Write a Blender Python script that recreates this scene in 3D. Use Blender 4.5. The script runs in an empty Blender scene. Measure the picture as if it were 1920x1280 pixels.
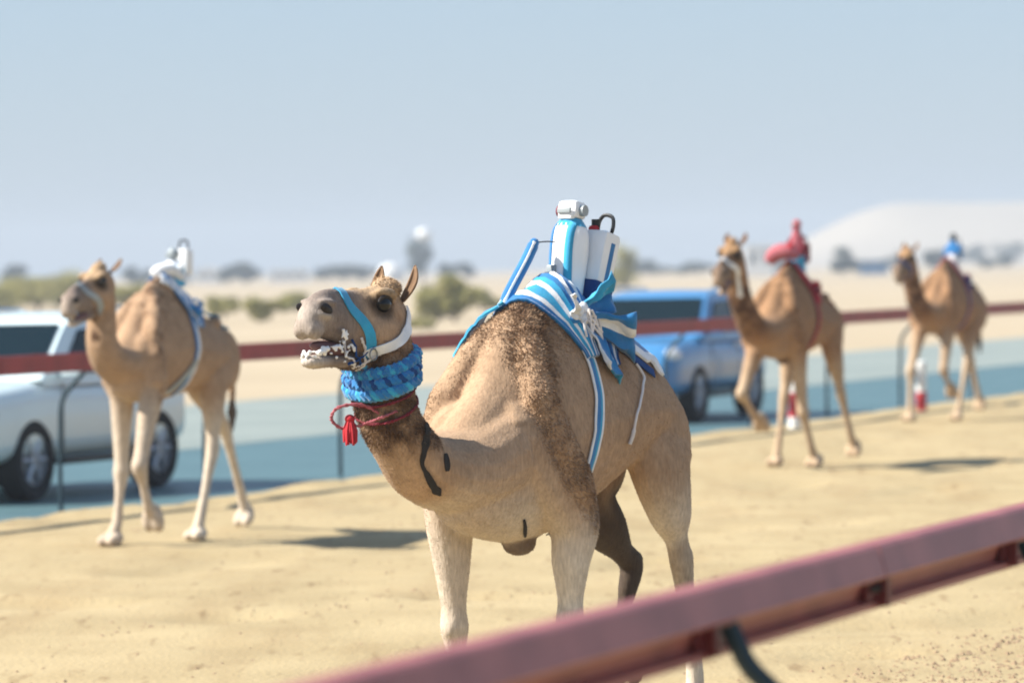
import bpy, bmesh, math, random
import numpy as np
from mathutils import Vector, Matrix, noise
from mathutils.bvhtree import BVHTree

R = math.radians
sc = bpy.context.scene
col = sc.collection
random.seed(7); rng = np.random.default_rng(7)

# ------------------------------------------------------------------ camera
CAM_H = 2.1
ROLL = R(1.07); PITCH = math.atan(140 / 8500)
fw = Vector((0, math.cos(PITCH), -math.sin(PITCH)))
r0 = Vector((1, 0, 0)); u0 = r0.cross(fw)
rt = r0 * math.cos(ROLL) - u0 * math.sin(ROLL); up = rt.cross(fw)
cd = bpy.data.cameras.new('camera'); cam = bpy.data.objects.new('camera', cd); col.objects.link(cam)
cd.sensor_width = 36; cd.lens = 8500 / 1920 * 36; cd.clip_start = .5; cd.clip_end = 20000
m = Matrix((rt, up, -fw)).transposed().to_4x4(); m.translation = (0, 0, CAM_H)
cam.matrix_world = m
cd.dof.use_dof = True; cd.dof.focus_distance = 19.4; cd.dof.aperture_fstop = 2.9
sc.camera = cam

# ------------------------------------------------------------------ light
SUN_EL = 43; SUN_AZ = -97            # azimuth measured from +Y towards +X: the sun stands to the left
world = bpy.data.worlds.new('World'); sc.world = world; world.use_nodes = True
wn = world.node_tree; bg = wn.nodes['Background']
sky = wn.nodes.new('ShaderNodeTexSky'); sky.sky_type = 'NISHITA'; sky.sun_disc = False
sky.sun_elevation = R(SUN_EL); sky.sun_rotation = R(SUN_AZ)
sky.air_density = 1.0; sky.dust_density = .6; sky.ozone_density = 1.5; sky.altitude = 0
mixw = wn.nodes.new('ShaderNodeMix'); mixw.data_type = 'RGBA'; mixw.inputs[0].default_value = .5      # bright dusty desert air over the whole sky
mixw.inputs[7].default_value = (3.3, 4.8, 7.1, 1); wn.links.new(sky.outputs[0], mixw.inputs[6])
wn.links.new(mixw.outputs[2], bg.inputs[0]); bg.inputs[1].default_value = .058
sd = bpy.data.lights.new('sun', 'SUN'); sd.energy = 5.0; sd.angle = R(.6); sd.color = (1, .94, .84)
sun = bpy.data.objects.new('sun', sd); col.objects.link(sun)
el, az = R(SUN_EL), R(SUN_AZ)
sdir = Vector((math.sin(az) * math.cos(el), math.cos(az) * math.cos(el), math.sin(el)))
sun.rotation_euler = sdir.to_track_quat('Z', 'Y').to_euler(); sun.location = (-30, 0, 40)
sc.view_settings.view_transform = 'Standard'; sc.view_settings.look = 'None'
sc.view_settings.gamma = 1; sc.view_settings.exposure = 1.07
sc.render.engine = 'CYCLES'; sc.cycles.use_denoising = True
sc.cycles.max_bounces = 6; sc.cycles.volume_bounces = 0
sc.cycles.sample_clamp_indirect = 6; sc.cycles.filter_width = 1.9

# ------------------------------------------------------------------ helpers
def tag(o, label=None, cat=None, group=None, kind=None):
    if label: o['label'] = label
    if cat: o['category'] = cat
    if group: o['group'] = group
    if kind: o['kind'] = kind
    return o
def empty(name, loc=(0, 0, 0), rz=0, parent=None):
    o = bpy.data.objects.new(name, None); col.objects.link(o)
    o.location = loc; o.rotation_euler = (0, 0, rz); o.parent = parent; o.empty_display_size = .1
    return o
def mesh_obj(name, me, mats, parent=None, smooth=True):
    o = bpy.data.objects.new(name, me); col.objects.link(o); o.parent = parent
    for mm in (mats if isinstance(mats, (list, tuple)) else [mats]):
        if mm: me.materials.append(mm)
    if smooth and len(me.polygons):
        me.polygons.foreach_set('use_smooth', [True] * len(me.polygons))
    return o
def pyd(name, V, Fc, mats, parent=None, smooth=True, mi=None):
    me = bpy.data.meshes.new(name); me.from_pydata([tuple(v) for v in V], [], Fc)
    if mi is not None: me.polygons.foreach_set('material_index', mi)
    me.update()
    return mesh_obj(name, me, mats, parent, smooth)

class MB:
    """collects shapes into one mesh"""
    def __init__(s): s.V = []; s.F = []; s.M = []
    def add(s, V, F, mi=0):
        b = len(s.V); s.V += [Vector(v) for v in V]; s.F += [tuple(i + b for i in f) for f in F]; s.M += [mi] * len(F); return s
    def box(s, c, d, mi=0, rot=None, bev=0.0):
        c = Vector(c); h = Vector(d) / 2
        if bev <= 0:
            V = [Vector((x, y, z)) for x in (-h.x, h.x) for y in (-h.y, h.y) for z in (-h.z, h.z)]
            F = [(0, 1, 3, 2), (4, 6, 7, 5), (0, 4, 5, 1), (2, 3, 7, 6), (0, 2, 6, 4), (1, 5, 7, 3)]
        else:
            bm = bmesh.new(); bmesh.ops.create_cube(bm, size=1)
            for v in bm.verts: v.co = Vector((v.co.x * d[0], v.co.y * d[1], v.co.z * d[2]))
            bmesh.ops.bevel(bm, geom=bm.edges[:], offset=bev, segments=2, affect='EDGES', profile=.6)
            bm.verts.index_update(); V = [v.co.copy() for v in bm.verts]; F = [tuple(v.index for v in f.verts) for f in bm.faces]; bm.free()
        if rot is not None: V = [rot @ v for v in V]
        return s.add([c + v for v in V], F, mi)
    def tube(s, pts, rad, n=10, mi=0, cap=True, flat=None, upv=None):
        """tube along pts; rad number, list, or list of (side, normal) radii"""
        pts = [Vector(p) for p in pts]; k = len(pts); V = []; F = []
        if not isinstance(rad, (list, tuple)): rad = [rad] * k
        ref = Vector(upv) if upv else None
        for i, p in enumerate(pts):
            t = (pts[min(i + 1, k - 1)] - pts[max(i - 1, 0)]).normalized()
            if ref is None:
                ref = Vector((0, 0, 1)) if abs(t.z) < .9 else Vector((1, 0, 0))
            a = t.cross(ref)
            if a.length < 1e-5: a = t.orthogonal()
            a.normalize(); b = a.cross(t).normalized()
            if upv is None: ref = b
            ra, rb = rad[i] if isinstance(rad[i], (list, tuple)) else (rad[i], rad[i])
            for j in range(n):
                q = 2 * math.pi * j / n
                V.append(p + a * (ra * math.cos(q)) + b * (rb * math.sin(q)))
        for i in range(k - 1):
            for j in range(n):
                j2 = (j + 1) % n
                F.append((i * n + j, i * n + j2, (i + 1) * n + j2, (i + 1) * n + j))
        if cap:
            F.append(tuple(range(n - 1, -1, -1))); F.append(tuple((k - 1) * n + j for j in range(n)))
        return s.add(V, F, mi)
    def ell(s, c, r, rot=None, nu=14, nv=9, mi=0):
        c = Vector(c); V = []; F = []
        if not isinstance(r, (list, tuple)): r = (r, r, r)
        for i in range(nv + 1):
            t = math.pi * i / nv
            for j in range(nu):
                q = 2 * math.pi * j / nu
                v = Vector((r[0] * math.sin(t) * math.cos(q), r[1] * math.sin(t) * math.sin(q), r[2] * math.cos(t)))
                V.append(c + (rot @ v if rot is not None else v))
        for i in range(nv):
            for j in range(nu):
                j2 = (j + 1) % nu
                F.append((i * nu + j, (i + 1) * nu + j, (i + 1) * nu + j2, i * nu + j2))
        return s.add(V, F, mi)
    def lathe(s, prof, c=(0, 0, 0), n=24, mi=0, axis='Z'):
        c = Vector(c); V = []; F = []; k = len(prof)
        for r, z in prof:
            for j in range(n):
                q = 2 * math.pi * j / n
                v = Vector((r * math.cos(q), r * math.sin(q), z))
                if axis == 'Y': v = Vector((v.x, v.z, v.y))
                V.append(c + v)
        for i in range(k - 1):
            for j in range(n):
                j2 = (j + 1) % n
                F.append((i * n + j, i * n + j2, (i + 1) * n + j2, (i + 1) * n + j))
        return s.add(V, F, mi)
    def prism(s, poly, axis_len, mi=0, org=(0, 0, 0), X=(1, 0, 0), Y=(0, 0, 1), Z=(0, 1, 0)):
        """extrude polygon (u,v) along Z by axis_len"""
        org, X, Y, Z = map(Vector, (org, X, Y, Z)); n = len(poly)
        V = [org + X * u + Y * v for u, v in poly] + [org + X * u + Y * v + Z * axis_len for u, v in poly]
        F = [tuple(range(n - 1, -1, -1)), tuple(range(n, 2 * n))] + [(i, (i + 1) % n, (i + 1) % n + n, i + n) for i in range(n)]
        return s.add(V, F, mi)
    def build(s, name, mats, parent=None, smooth=True, fix=True):
        o = pyd(name, s.V, s.F, mats, parent, smooth, s.M)
        if fix:
            bm = bmesh.new(); bm.from_mesh(o.data); bmesh.ops.remove_doubles(bm, verts=bm.verts, dist=1e-6)
            bmesh.ops.recalc_face_normals(bm, faces=bm.faces); bm.to_mesh(o.data); bm.free()
        if smooth:
            o.data.set_sharp_from_angle(angle=R(40))
        return o

def catmull(P, n=6):
    """P: list of tuples (any dim) -> densified list"""
    P = [np.array(p, float) for p in P]; out = []
    for i in range(len(P) - 1):
        p0 = P[max(i - 1, 0)]; p1 = P[i]; p2 = P[i + 1]; p3 = P[min(i + 2, len(P) - 1)]
        for k in range(n):
            t = k / n
            out.append(.5 * (2 * p1 + (p2 - p0) * t + (2 * p0 - 5 * p1 + 4 * p2 - p3) * t * t + (3 * p1 - p0 - 3 * p2 + p3) * t ** 3))
    out.append(P[-1]); return out

# ------------------------------------------------------------------ materials
def mat(name, c, rough=.7, c2=None, scale=8., detail=5, bump=0, bscale=40, metal=0, spec=.4, coat=0, emit=None, attr=None, sheen=0, fac=(.35, .65)):
    mm = bpy.data.materials.new(name); mm.use_nodes = True; nt = mm.node_tree; b = nt.nodes['Principled BSDF']
    b.inputs['Roughness'].default_value = rough; b.inputs['Metallic'].default_value = metal
    b.inputs['Specular IOR Level'].default_value = spec; b.inputs['Coat Weight'].default_value = coat
    if sheen: b.inputs['Sheen Weight'].default_value = sheen; b.inputs['Sheen Roughness'].default_value = .5
    tc = nt.nodes.new('ShaderNodeTexCoord')
    if c2 is None: c2 = tuple(x * .82 for x in c)
    ns = nt.nodes.new('ShaderNodeTexNoise'); ns.inputs['Scale'].default_value = scale; ns.inputs['Detail'].default_value = detail
    nt.links.new(tc.outputs['Object'], ns.inputs['Vector'])
    mr = nt.nodes.new('ShaderNodeMapRange'); mr.inputs[1].default_value = fac[0]; mr.inputs[2].default_value = fac[1]
    nt.links.new(ns.outputs[0], mr.inputs[0])
    mx = nt.nodes.new('ShaderNodeMix'); mx.data_type = 'RGBA'
    mx.inputs[6].default_value = (*c, 1); mx.inputs[7].default_value = (*c2, 1)
    nt.links.new(mr.outputs[0], mx.inputs[0]); out = mx.outputs[2]
    if attr:
        at = nt.nodes.new('ShaderNodeAttribute'); at.attribute_name = attr
        m2 = nt.nodes.new('ShaderNodeMix'); m2.data_type = 'RGBA'; m2.blend_type = 'MULTIPLY'; m2.inputs[0].default_value = 1
        nt.links.new(at.outputs[0], m2.inputs[6]); nt.links.new(out, m2.inputs[7]); out = m2.outputs[2]
    nt.links.new(out, b.inputs['Base Color'])
    if bump:
        n2 = nt.nodes.new('ShaderNodeTexNoise'); n2.inputs['Scale'].default_value = bscale; n2.inputs['Detail'].default_value = 6
        nt.links.new(tc.outputs['Object'], n2.inputs['Vector'])
        bp = nt.nodes.new('ShaderNodeBump'); bp.inputs['Strength'].default_value = 1; bp.inputs['Distance'].default_value = bump
        nt.links.new(n2.outputs[0], bp.inputs['Height']); nt.links.new(bp.outputs[0], b.inputs['Normal'])
    if emit: b.inputs['Emission Color'].default_value = (*emit, 1); b.inputs['Emission Strength'].default_value = 1
    return mm

M = {}
M['desert'] = mat('desert_sand', (.40, .325, .22), .95, (.35, .28, .185), .05, 8, .02, 3)
M['sand'] = mat('track_sand', (.372, .292, .160), .95, (.315, .243, .128), .9, 8, .012, 26)
def sand_layers(mm):
    nt = mm.node_tree; b = nt.nodes['Principled BSDF']; src = b.inputs['Base Color'].links[0].from_socket
    tc = nt.nodes.new('ShaderNodeTexCoord'); mp = nt.nodes.new('ShaderNodeMapping'); mp.inputs['Rotation'].default_value = (0, 0, R(21.6)); mp.inputs['Scale'].default_value = (1.7, .28, 1)
    nt.links.new(tc.outputs['Object'], mp.inputs[0]); last = src
    for sc_, lo, hi, c_, k in ((1.1, .50, .68, (.80, .74, .68), .55), (4.5, .60, .72, (.55, .46, .38), .7), (.35, .45, .65, (1.10, 1.10, 1.12), .8)):
        n = nt.nodes.new('ShaderNodeTexNoise'); n.inputs['Scale'].default_value = sc_; n.inputs['Detail'].default_value = 5; nt.links.new(mp.outputs[0], n.inputs['Vector'])
        m_ = nt.nodes.new('ShaderNodeMapRange'); m_.inputs[1].default_value = lo; m_.inputs[2].default_value = hi; m_.inputs[4].default_value = k; nt.links.new(n.outputs[0], m_.inputs[0])
        x = nt.nodes.new('ShaderNodeMix'); x.data_type = 'RGBA'; x.blend_type = 'MULTIPLY'; x.inputs[7].default_value = (*c_, 1)
        nt.links.new(m_.outputs[0], x.inputs[0]); nt.links.new(last, x.inputs[6]); last = x.outputs[2]
    nt.links.new(last, b.inputs['Base Color'])
sand_layers(M['sand'])
M['clod'] = mat('clods', (.30, .215, .135), .95, (.24, .165, .10), 14)
M['asphalt'] = mat('asphalt', (.070, .138, .155), .5, (.058, .118, .134), .8, 6, .003, 60, spec=.5)
M['shoulder'] = mat('dusty_asphalt', (.225, .26, .245), .8, (.185, .22, .21), .35, 6, .004, 40)
M['rail_far'] = mat('dark_red_paint', (.26, .020, .027), .5, (.19, .016, .022), 4, 8)
M['rail_near'] = mat('faded_red_paint', (.32, .102, .094), .45, (.24, .072, .068), 5, 9, .0008, 60)
M['rail_red'] = mat('red_bracket_paint', (.12, .014, .016), .5)
M['steel'] = mat('galvanised_steel', (.28, .30, .31), .45, metal=.7)
M['post'] = mat('dark_post_paint', (.012, .035, .05), .5, (.01, .028, .04))
M['rubber'] = mat('rubber', (.015, .016, .018), .85)
M['white_paint'] = mat('white_car_paint', (.62, .75, .78), .3, (.60, .72, .75), 1, coat=.6)
M['blue_paint'] = mat('blue_car_paint', (.055, .21, .44), .3, (.05, .2, .42), 1, coat=.6)
M['glass'] = mat('dark_car_glass', (.005, .014, .02), .15, (.004, .012, .018), 1, spec=.12)
M['rim'] = mat('alloy_rim', (.42, .46, .5), .35, metal=.6)
M['black_plastic'] = mat('black_plastic', (.025, .027, .03), .5)
M['lamp_glass'] = mat('lamp_glass', (.85, .88, .9), .15, coat=.5)
M['lamp_amber'] = mat('red_lamp', (.55, .12, .09), .2, coat=.5)
M['chrome'] = mat('chrome', (.7, .72, .75), .15, metal=1)
M['white_bollard'] = mat('white_bollard_paint', (.8, .8, .78), .5)
M['red_bollard'] = mat('red_bollard_paint', (.5, .04, .05), .5)
M['blue_cloth'] = mat('blue_cloth', (.015, .185, .45), .85, (.010, .13, .35), 9, 4, .002, 120, sheen=.3)
M['cyan_cloth'] = mat('cyan_cloth', (.03, .35, .58), .85, (.022, .27, .48), 9, 4, .002, 120, sheen=.3)
M['white_cloth'] = mat('white_cloth', (.78, .79, .80), .9, (.66, .68, .70), 14, 4, .002, 120, sheen=.2)
M['deep_blue'] = mat('deep_blue_cloth', (.008, .055, .20), .9, (.006, .04, .15), 9)
M['red_cloth'] = mat('red_cloth', (.45, .02, .03), .85, (.33, .015, .025), 9)
M['maroon_cloth'] = mat('maroon_cloth', (.20, .02, .035), .9, (.14, .014, .025), 9)
M['pink_cloth'] = mat('pink_cloth', (.40, .12, .14), .9, (.32, .08, .10), 9)
M['cord_white'] = mat('white_cord', (.72, .68, .66), .9)
M['foam'] = mat('spit_foam', (.86, .86, .85), .5, (.8, .8, .8), 40, bump=.004, bscale=150)
M['eye'] = mat('dark_eye', (.006, .005, .004), .12, spec=.35)
M['dark_skin'] = mat('dark_skin', (.015, .010, .009), .6)
M['mouth'] = mat('mouth_inside', (.16, .07, .07), .5)
M['brand'] = mat('black_mark_paint', (.012, .011, .011), .8, (.02, .016, .014), 60)
M['black_rubber'] = mat('black_handle', (.01, .011, .013), .45)
M['grey_plastic'] = mat('grey_plastic', (.32, .36, .38), .4)
M['robot_white'] = mat('white_shell', (.82, .83, .84), .45, (.75, .77, .79), 6)
M['leaf'] = mat('shrub_leaf', (.27, .25, .075), .8, (.33, .295, .105), .7)
M['leaf_dark'] = mat('tree_leaf', (.022, .038, .026), .8, (.035, .05, .03), .4)
M['bark'] = mat('bark', (.10, .075, .055), .9)
M['hut_white'] = mat('whitewash', (.75, .76, .76), .8)
M['hut_blue'] = mat('blue_sheet', (.05, .18, .40), .6)
M['hut_grey'] = mat('grey_sheet', (.3, .34, .36), .7)
M['dune'] = mat('pale_dune', (.38, .335, .275), .95, (.33, .29, .24), .01)
def fur_mat(name):
    mm = mat(name, (1.04, 1.03, 1.02), .9, (.86, .84, .82), 16, 6, .003, 130, attr='fur', sheen=.06, spec=.15, fac=(.3, .7))
    return mm
M['fur'] = fur_mat('camel_fur')
def streaks(mm):
    nt = mm.node_tree; b = nt.nodes['Principled BSDF']; src = b.inputs['Base Color'].links[0].from_socket
    tc = nt.nodes.new('ShaderNodeTexCoord'); mp = nt.nodes.new('ShaderNodeMapping'); mp.inputs['Scale'].default_value = (1, 1, .22); mp.inputs['Rotation'].default_value = (0, R(28), 0)
    nt.links.new(tc.outputs['Object'], mp.inputs[0]); n = nt.nodes.new('ShaderNodeTexNoise'); n.inputs['Scale'].default_value = 95; n.inputs['Detail'].default_value = 4; nt.links.new(mp.outputs[0], n.inputs['Vector'])
    m_ = nt.nodes.new('ShaderNodeMapRange'); m_.inputs[1].default_value = .3; m_.inputs[2].default_value = .7; m_.inputs[3].default_value = .82; m_.inputs[4].default_value = 1.13; nt.links.new(n.outputs[0], m_.inputs[0])
    x = nt.nodes.new('ShaderNodeVectorMath'); x.operation = 'SCALE'; nt.links.new(src, x.inputs[0]); nt.links.new(m_.outputs[0], x.inputs['Scale']); nt.links.new(x.outputs[0], b.inputs['Base Color'])
    bp = b.inputs['Normal'].links[0].from_node; nt.links.new(n.outputs[0], bp.inputs['Height'])
streaks(M['fur'])

# ------------------------------------------------------------------ setting
TA = R(21.6)
T = Vector((math.sin(TA), math.cos(TA), 0)); B = Vector((-math.cos(TA), math.sin(TA), 0))
A0 = Vector((-2.17, 45.3, 0))
def TR(s, b, z=0): return A0 + T * s + B * b + Vector((0, 0, z))

def ground_sheet():
    V = []; F = []
    rs = [0, 40, 80, 140, 220, 320, 450, 650, 900, 1300, 1900, 2600]; n = 72
    for r in rs:
        for j in range(n):
            q = 2 * math.pi * j / n
            x, y = r * math.sin(q), r * math.cos(q) + 60
            z = -.09
            if r >= 140: z += .12 * noise.noise(Vector((x * .012, y * .012, 0)))
            V.append((x, y, min(z, -.03) if r < 320 else z))
    for i in range(len(rs) - 1):
        for j in range(n): F.append((i * n + j, i * n + (j + 1) % n, (i + 1) * n + (j + 1) % n, (i + 1) * n + j))
    tag(pyd('ground', V, F, M['desert']), kind='structure')
ground_sheet()

def strip(name, b0, b1, z, m_, s0=-80, s1=400, ns=60, nb=4):
    V = []; F = []
    for i in range(ns + 1):
        s = s0 + (s1 - s0) * (i / ns) ** 1.6
        for j in range(nb + 1): V.append(TR(s, b0 + (b1 - b0) * j / nb, z))
    for i in range(ns):
        for j in range(nb):
            a = i * (nb + 1) + j; F.append((a, a + 1, a + nb + 2, a + nb + 1))
    return tag(pyd(name, V, F, m_), kind='structure')
strip('road', -1.2, 5.3, -.045, M['asphalt'])
strip('road_shoulder', 5.3, 13.2, -.04, M['shoulder'])

def sand_track():
    ds, db = .16, .13
    S = np.concatenate([np.arange(-50, 40, ds), np.geomspace(40, 360, 160)[1:]]); Bv = np.arange(-34, 1.3, db)
    g = np.zeros((len(S), len(Bv)))
    def vn(u, v, seed):
        r = np.random.default_rng(seed).random((256, 256))
        i = np.floor(u).astype(int); j = np.floor(v).astype(int); fu = u - i; fv = v - j
        fu = fu * fu * (3 - 2 * fu); fv = fv * fv * (3 - 2 * fv); i &= 255; j &= 255; i2 = (i + 1) & 255; j2 = (j + 1) & 255
        return (r[i, j] * (1 - fu) + r[i2, j] * fu) * (1 - fv) + (r[i, j2] * (1 - fu) + r[i2, j2] * fu) * fv - .5
    SS, BB = np.meshgrid(S, Bv, indexing='ij')
    g += .03 * vn(SS * .12, BB * .4, 1) + .014 * vn(SS * .9, BB * 1.6, 2) + .012 * vn(SS * 2.6, BB * 3.1, 3)
    g += .016 * vn(SS * .5, BB * 5.5, 4)
    foot = np.clip(vn(SS * 1.1, BB * 1.3, 5) - .22, 0, 1) * .25
    g -= foot
    edge = .15 + .35 * vn(SS * .35, BB * 0, 6) + .18 * vn(SS * 1.5, BB * 0, 7)
    t = np.clip((BB - edge + .9) / .9, 0, 1.6)
    lip = .035 * np.exp(-((BB - edge + .7) / .35) ** 2)
    g = g * .8 + lip - .14 * t * t
    D = (SS[..., None] * np.array(T) + BB[..., None] * np.array(B)) + np.array(A0)
    D[..., 2] = g
    n1, n2 = g.shape; idx = np.arange(n1 * n2).reshape(n1, n2)
    Fq = np.stack([idx[:-1, :-1], idx[1:, :-1], idx[1:, 1:], idx[:-1, 1:]], -1).reshape(-1, 4)
    me = bpy.data.meshes.new('sand_track')
    me.vertices.add(n1 * n2); me.vertices.foreach_set('co', D.reshape(-1))
    me.loops.add(len(Fq) * 4); me.loops.foreach_set('vertex_index', Fq.reshape(-1).astype(np.int32))
    me.polygons.add(len(Fq)); me.polygons.foreach_set('loop_start', np.arange(0, len(Fq) * 4, 4, dtype=np.int32))
    me.update(); me.validate()
    tag(mesh_obj('sand_track', me, M['sand']), kind='structure')
    # churned clods by the near rail and a scatter of small ones over the track
    rs = np.random.default_rng(11); V = []; F = []
    tmpl = [(0, 0, 1), (.9, 0, .2), (.2, .9, .1), (-.8, .4, .25), (-.5, -.8, .1), (.5, -.8, .2)]; tf = [(0, 1, 2), (0, 2, 3), (0, 3, 4), (0, 4, 5), (0, 5, 1)]
    def zat(s_, b_): return float(g[min(np.searchsorted(S, s_), len(S) - 1), min(int((b_ + 34) / db), len(Bv) - 1)])
    def put(x, y, r):
        d = Vector((x, y, 0)) - A0; s_, b_ = d.dot(T), d.dot(B)
        if not (-49 < s_ < 39 and -33 < b_ < -.3): return
        z = zat(s_, b_); k = len(V); q = rs.random() * 6.28; ca, sa = math.cos(q), math.sin(q); j = rs.uniform(.7, 1.3, 6)
        for (a, b, c_), e in zip(tmpl, j): V.append((x + r * e * (a * ca - b * sa), y + r * e * (a * sa + b * ca), z - r * .25 + r * .75 * e * c_))
        for f in tf: F.append(tuple(i + k for i in f))
    for _ in range(1100):
        t = rs.random(); put(1.75 + 1.6 * t + rs.normal() * .16, 21.6 + 4.2 * t + rs.normal() * .8, rs.uniform(.008, .026))
    for _ in range(2600): put(rs.uniform(-6, 7), rs.uniform(17, 42), rs.uniform(.006, .016))
    for _ in range(60):
        cx, cy = rs.uniform(-6, 7), rs.uniform(18, 42)
        for _ in range(12): put(cx + rs.normal() * .16, cy + rs.normal() * .35, rs.uniform(.008, .022))
    tag(pyd('sand_clods', V, F, M['clod'], smooth=False), 'small brown clods of churned sand scattered over the track', 'clods', kind='stuff')
sand_track()

# ------------------------------------------------------------------ camels
def sec_loft(mb, S, n=26, dens=5, Mx=None, low=.42):
    """S rows: x, y-centre, top, bottom, half width, k (0 round .. .7 peaked top)"""
    D = catmull(S, dens); V = []; F = []
    for x, yc, top, bot, w, k in D:
        zc = bot + low * (top - bot)
        for j in range(n):
            q = 2 * math.pi * j / n; sn, cs = math.sin(q), math.cos(q)
            z = zc + (top - zc) * sn if sn > 0 else zc + (zc - bot) * sn
            y = yc + w * cs * (1 - k * max(0, sn) ** 1.2)
            v = Vector((x, y, z)); V.append(Mx @ v if Mx else v)
    N = len(D)
    for i in range(N - 1):
        for j in range(n): F.append((i * n + j, i * n + (j + 1) % n, (i + 1) * n + (j + 1) % n, (i + 1) * n + j))
    F.append(tuple(range(n - 1, -1, -1))); F.append(tuple((N - 1) * n + j for j in range(n)))
    mb.add(V, F)

def leg_tube(mb, J, dens=5):
    D = catmull(J, dens)
    mb.tube([d[:3] for d in D], [(d[3], d[4]) for d in D], 14, upv=(1, 0, 0))

def camel_foot(mb, p, d, s=1.0, lift=0):
    """two-toed pad at p pointing along d (unit, in x-z)"""
    d = Vector(d).normalized(); rot = d.to_track_quat('X', 'Z').to_matrix()
    for sy in (-1, 1):
        mb.ell(Vector(p) + rot @ Vector((.03 * s, sy * .042 * s, .0)), (.095 * s, .05 * s, .05 * s), rot)
    mb.ell(Vector(p) + rot @ Vector((-.03 * s, 0, .012)), (.08 * s, .075 * s, .055 * s), rot)

def smoothstep(a, b, x): t = np.clip((x - a) / (b - a), 0, 1); return t * t * (3 - 2 * t)

def polydist(P, L):
    d = np.full(len(P), 1e9)
    for a, b in zip(L[:-1], L[1:]):
        a = np.array(a); b = np.array(b); ab = b - a
        t = np.clip(((P - a) @ ab) / (ab @ ab), 0, 1)
        d = np.minimum(d, np.linalg.norm(P - (a + t[:, None] * ab), axis=1))
    return d

HEAD_SECS = [(-.11, 0, .04, -.04, .04, 0), (-.06, 0, .095, -.12, .075, .05), (0, 0, .122, -.17, .092, .1), (.06, 0, .126, -.19, .100, .15),
             (.12, 0, .110, -.185, .090, .25), (.19, 0, .092, -.165, .068, .35), (.26, 0, .082, -.138, .054, .38), (.33, 0, .078, -.125, .056, .32),
             (.39, 0, .060, -.122, .059, .24), (.432, 0, .034, -.126, .054, .14), (.462, 0, .0, -.126, .044, 0), (.480, 0, -.04, -.114, .030, 0), (.487, 0, -.06, -.10, .014, 0)]

def ridge_line(side, e):
    dx = e[0] - .10; dz = max(0, e[2] - 1.06); sy = .88 if dz > .04 else 1
    L = [(.20, side * .06, 1.86), (.29 + .1 * dx, side * .15, 1.70), (.33 + .3 * dx, side * .215, 1.52), (.26 + .6 * dx, side * .25, 1.32), (.15 + .9 * dx, side * .262, 1.14), (.06 + dx, side * .25, 1.0)]
    return [(x, y * sy, z + dz * (1.86 - z) / .86 * 1.15) for x, y, z in L]

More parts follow.
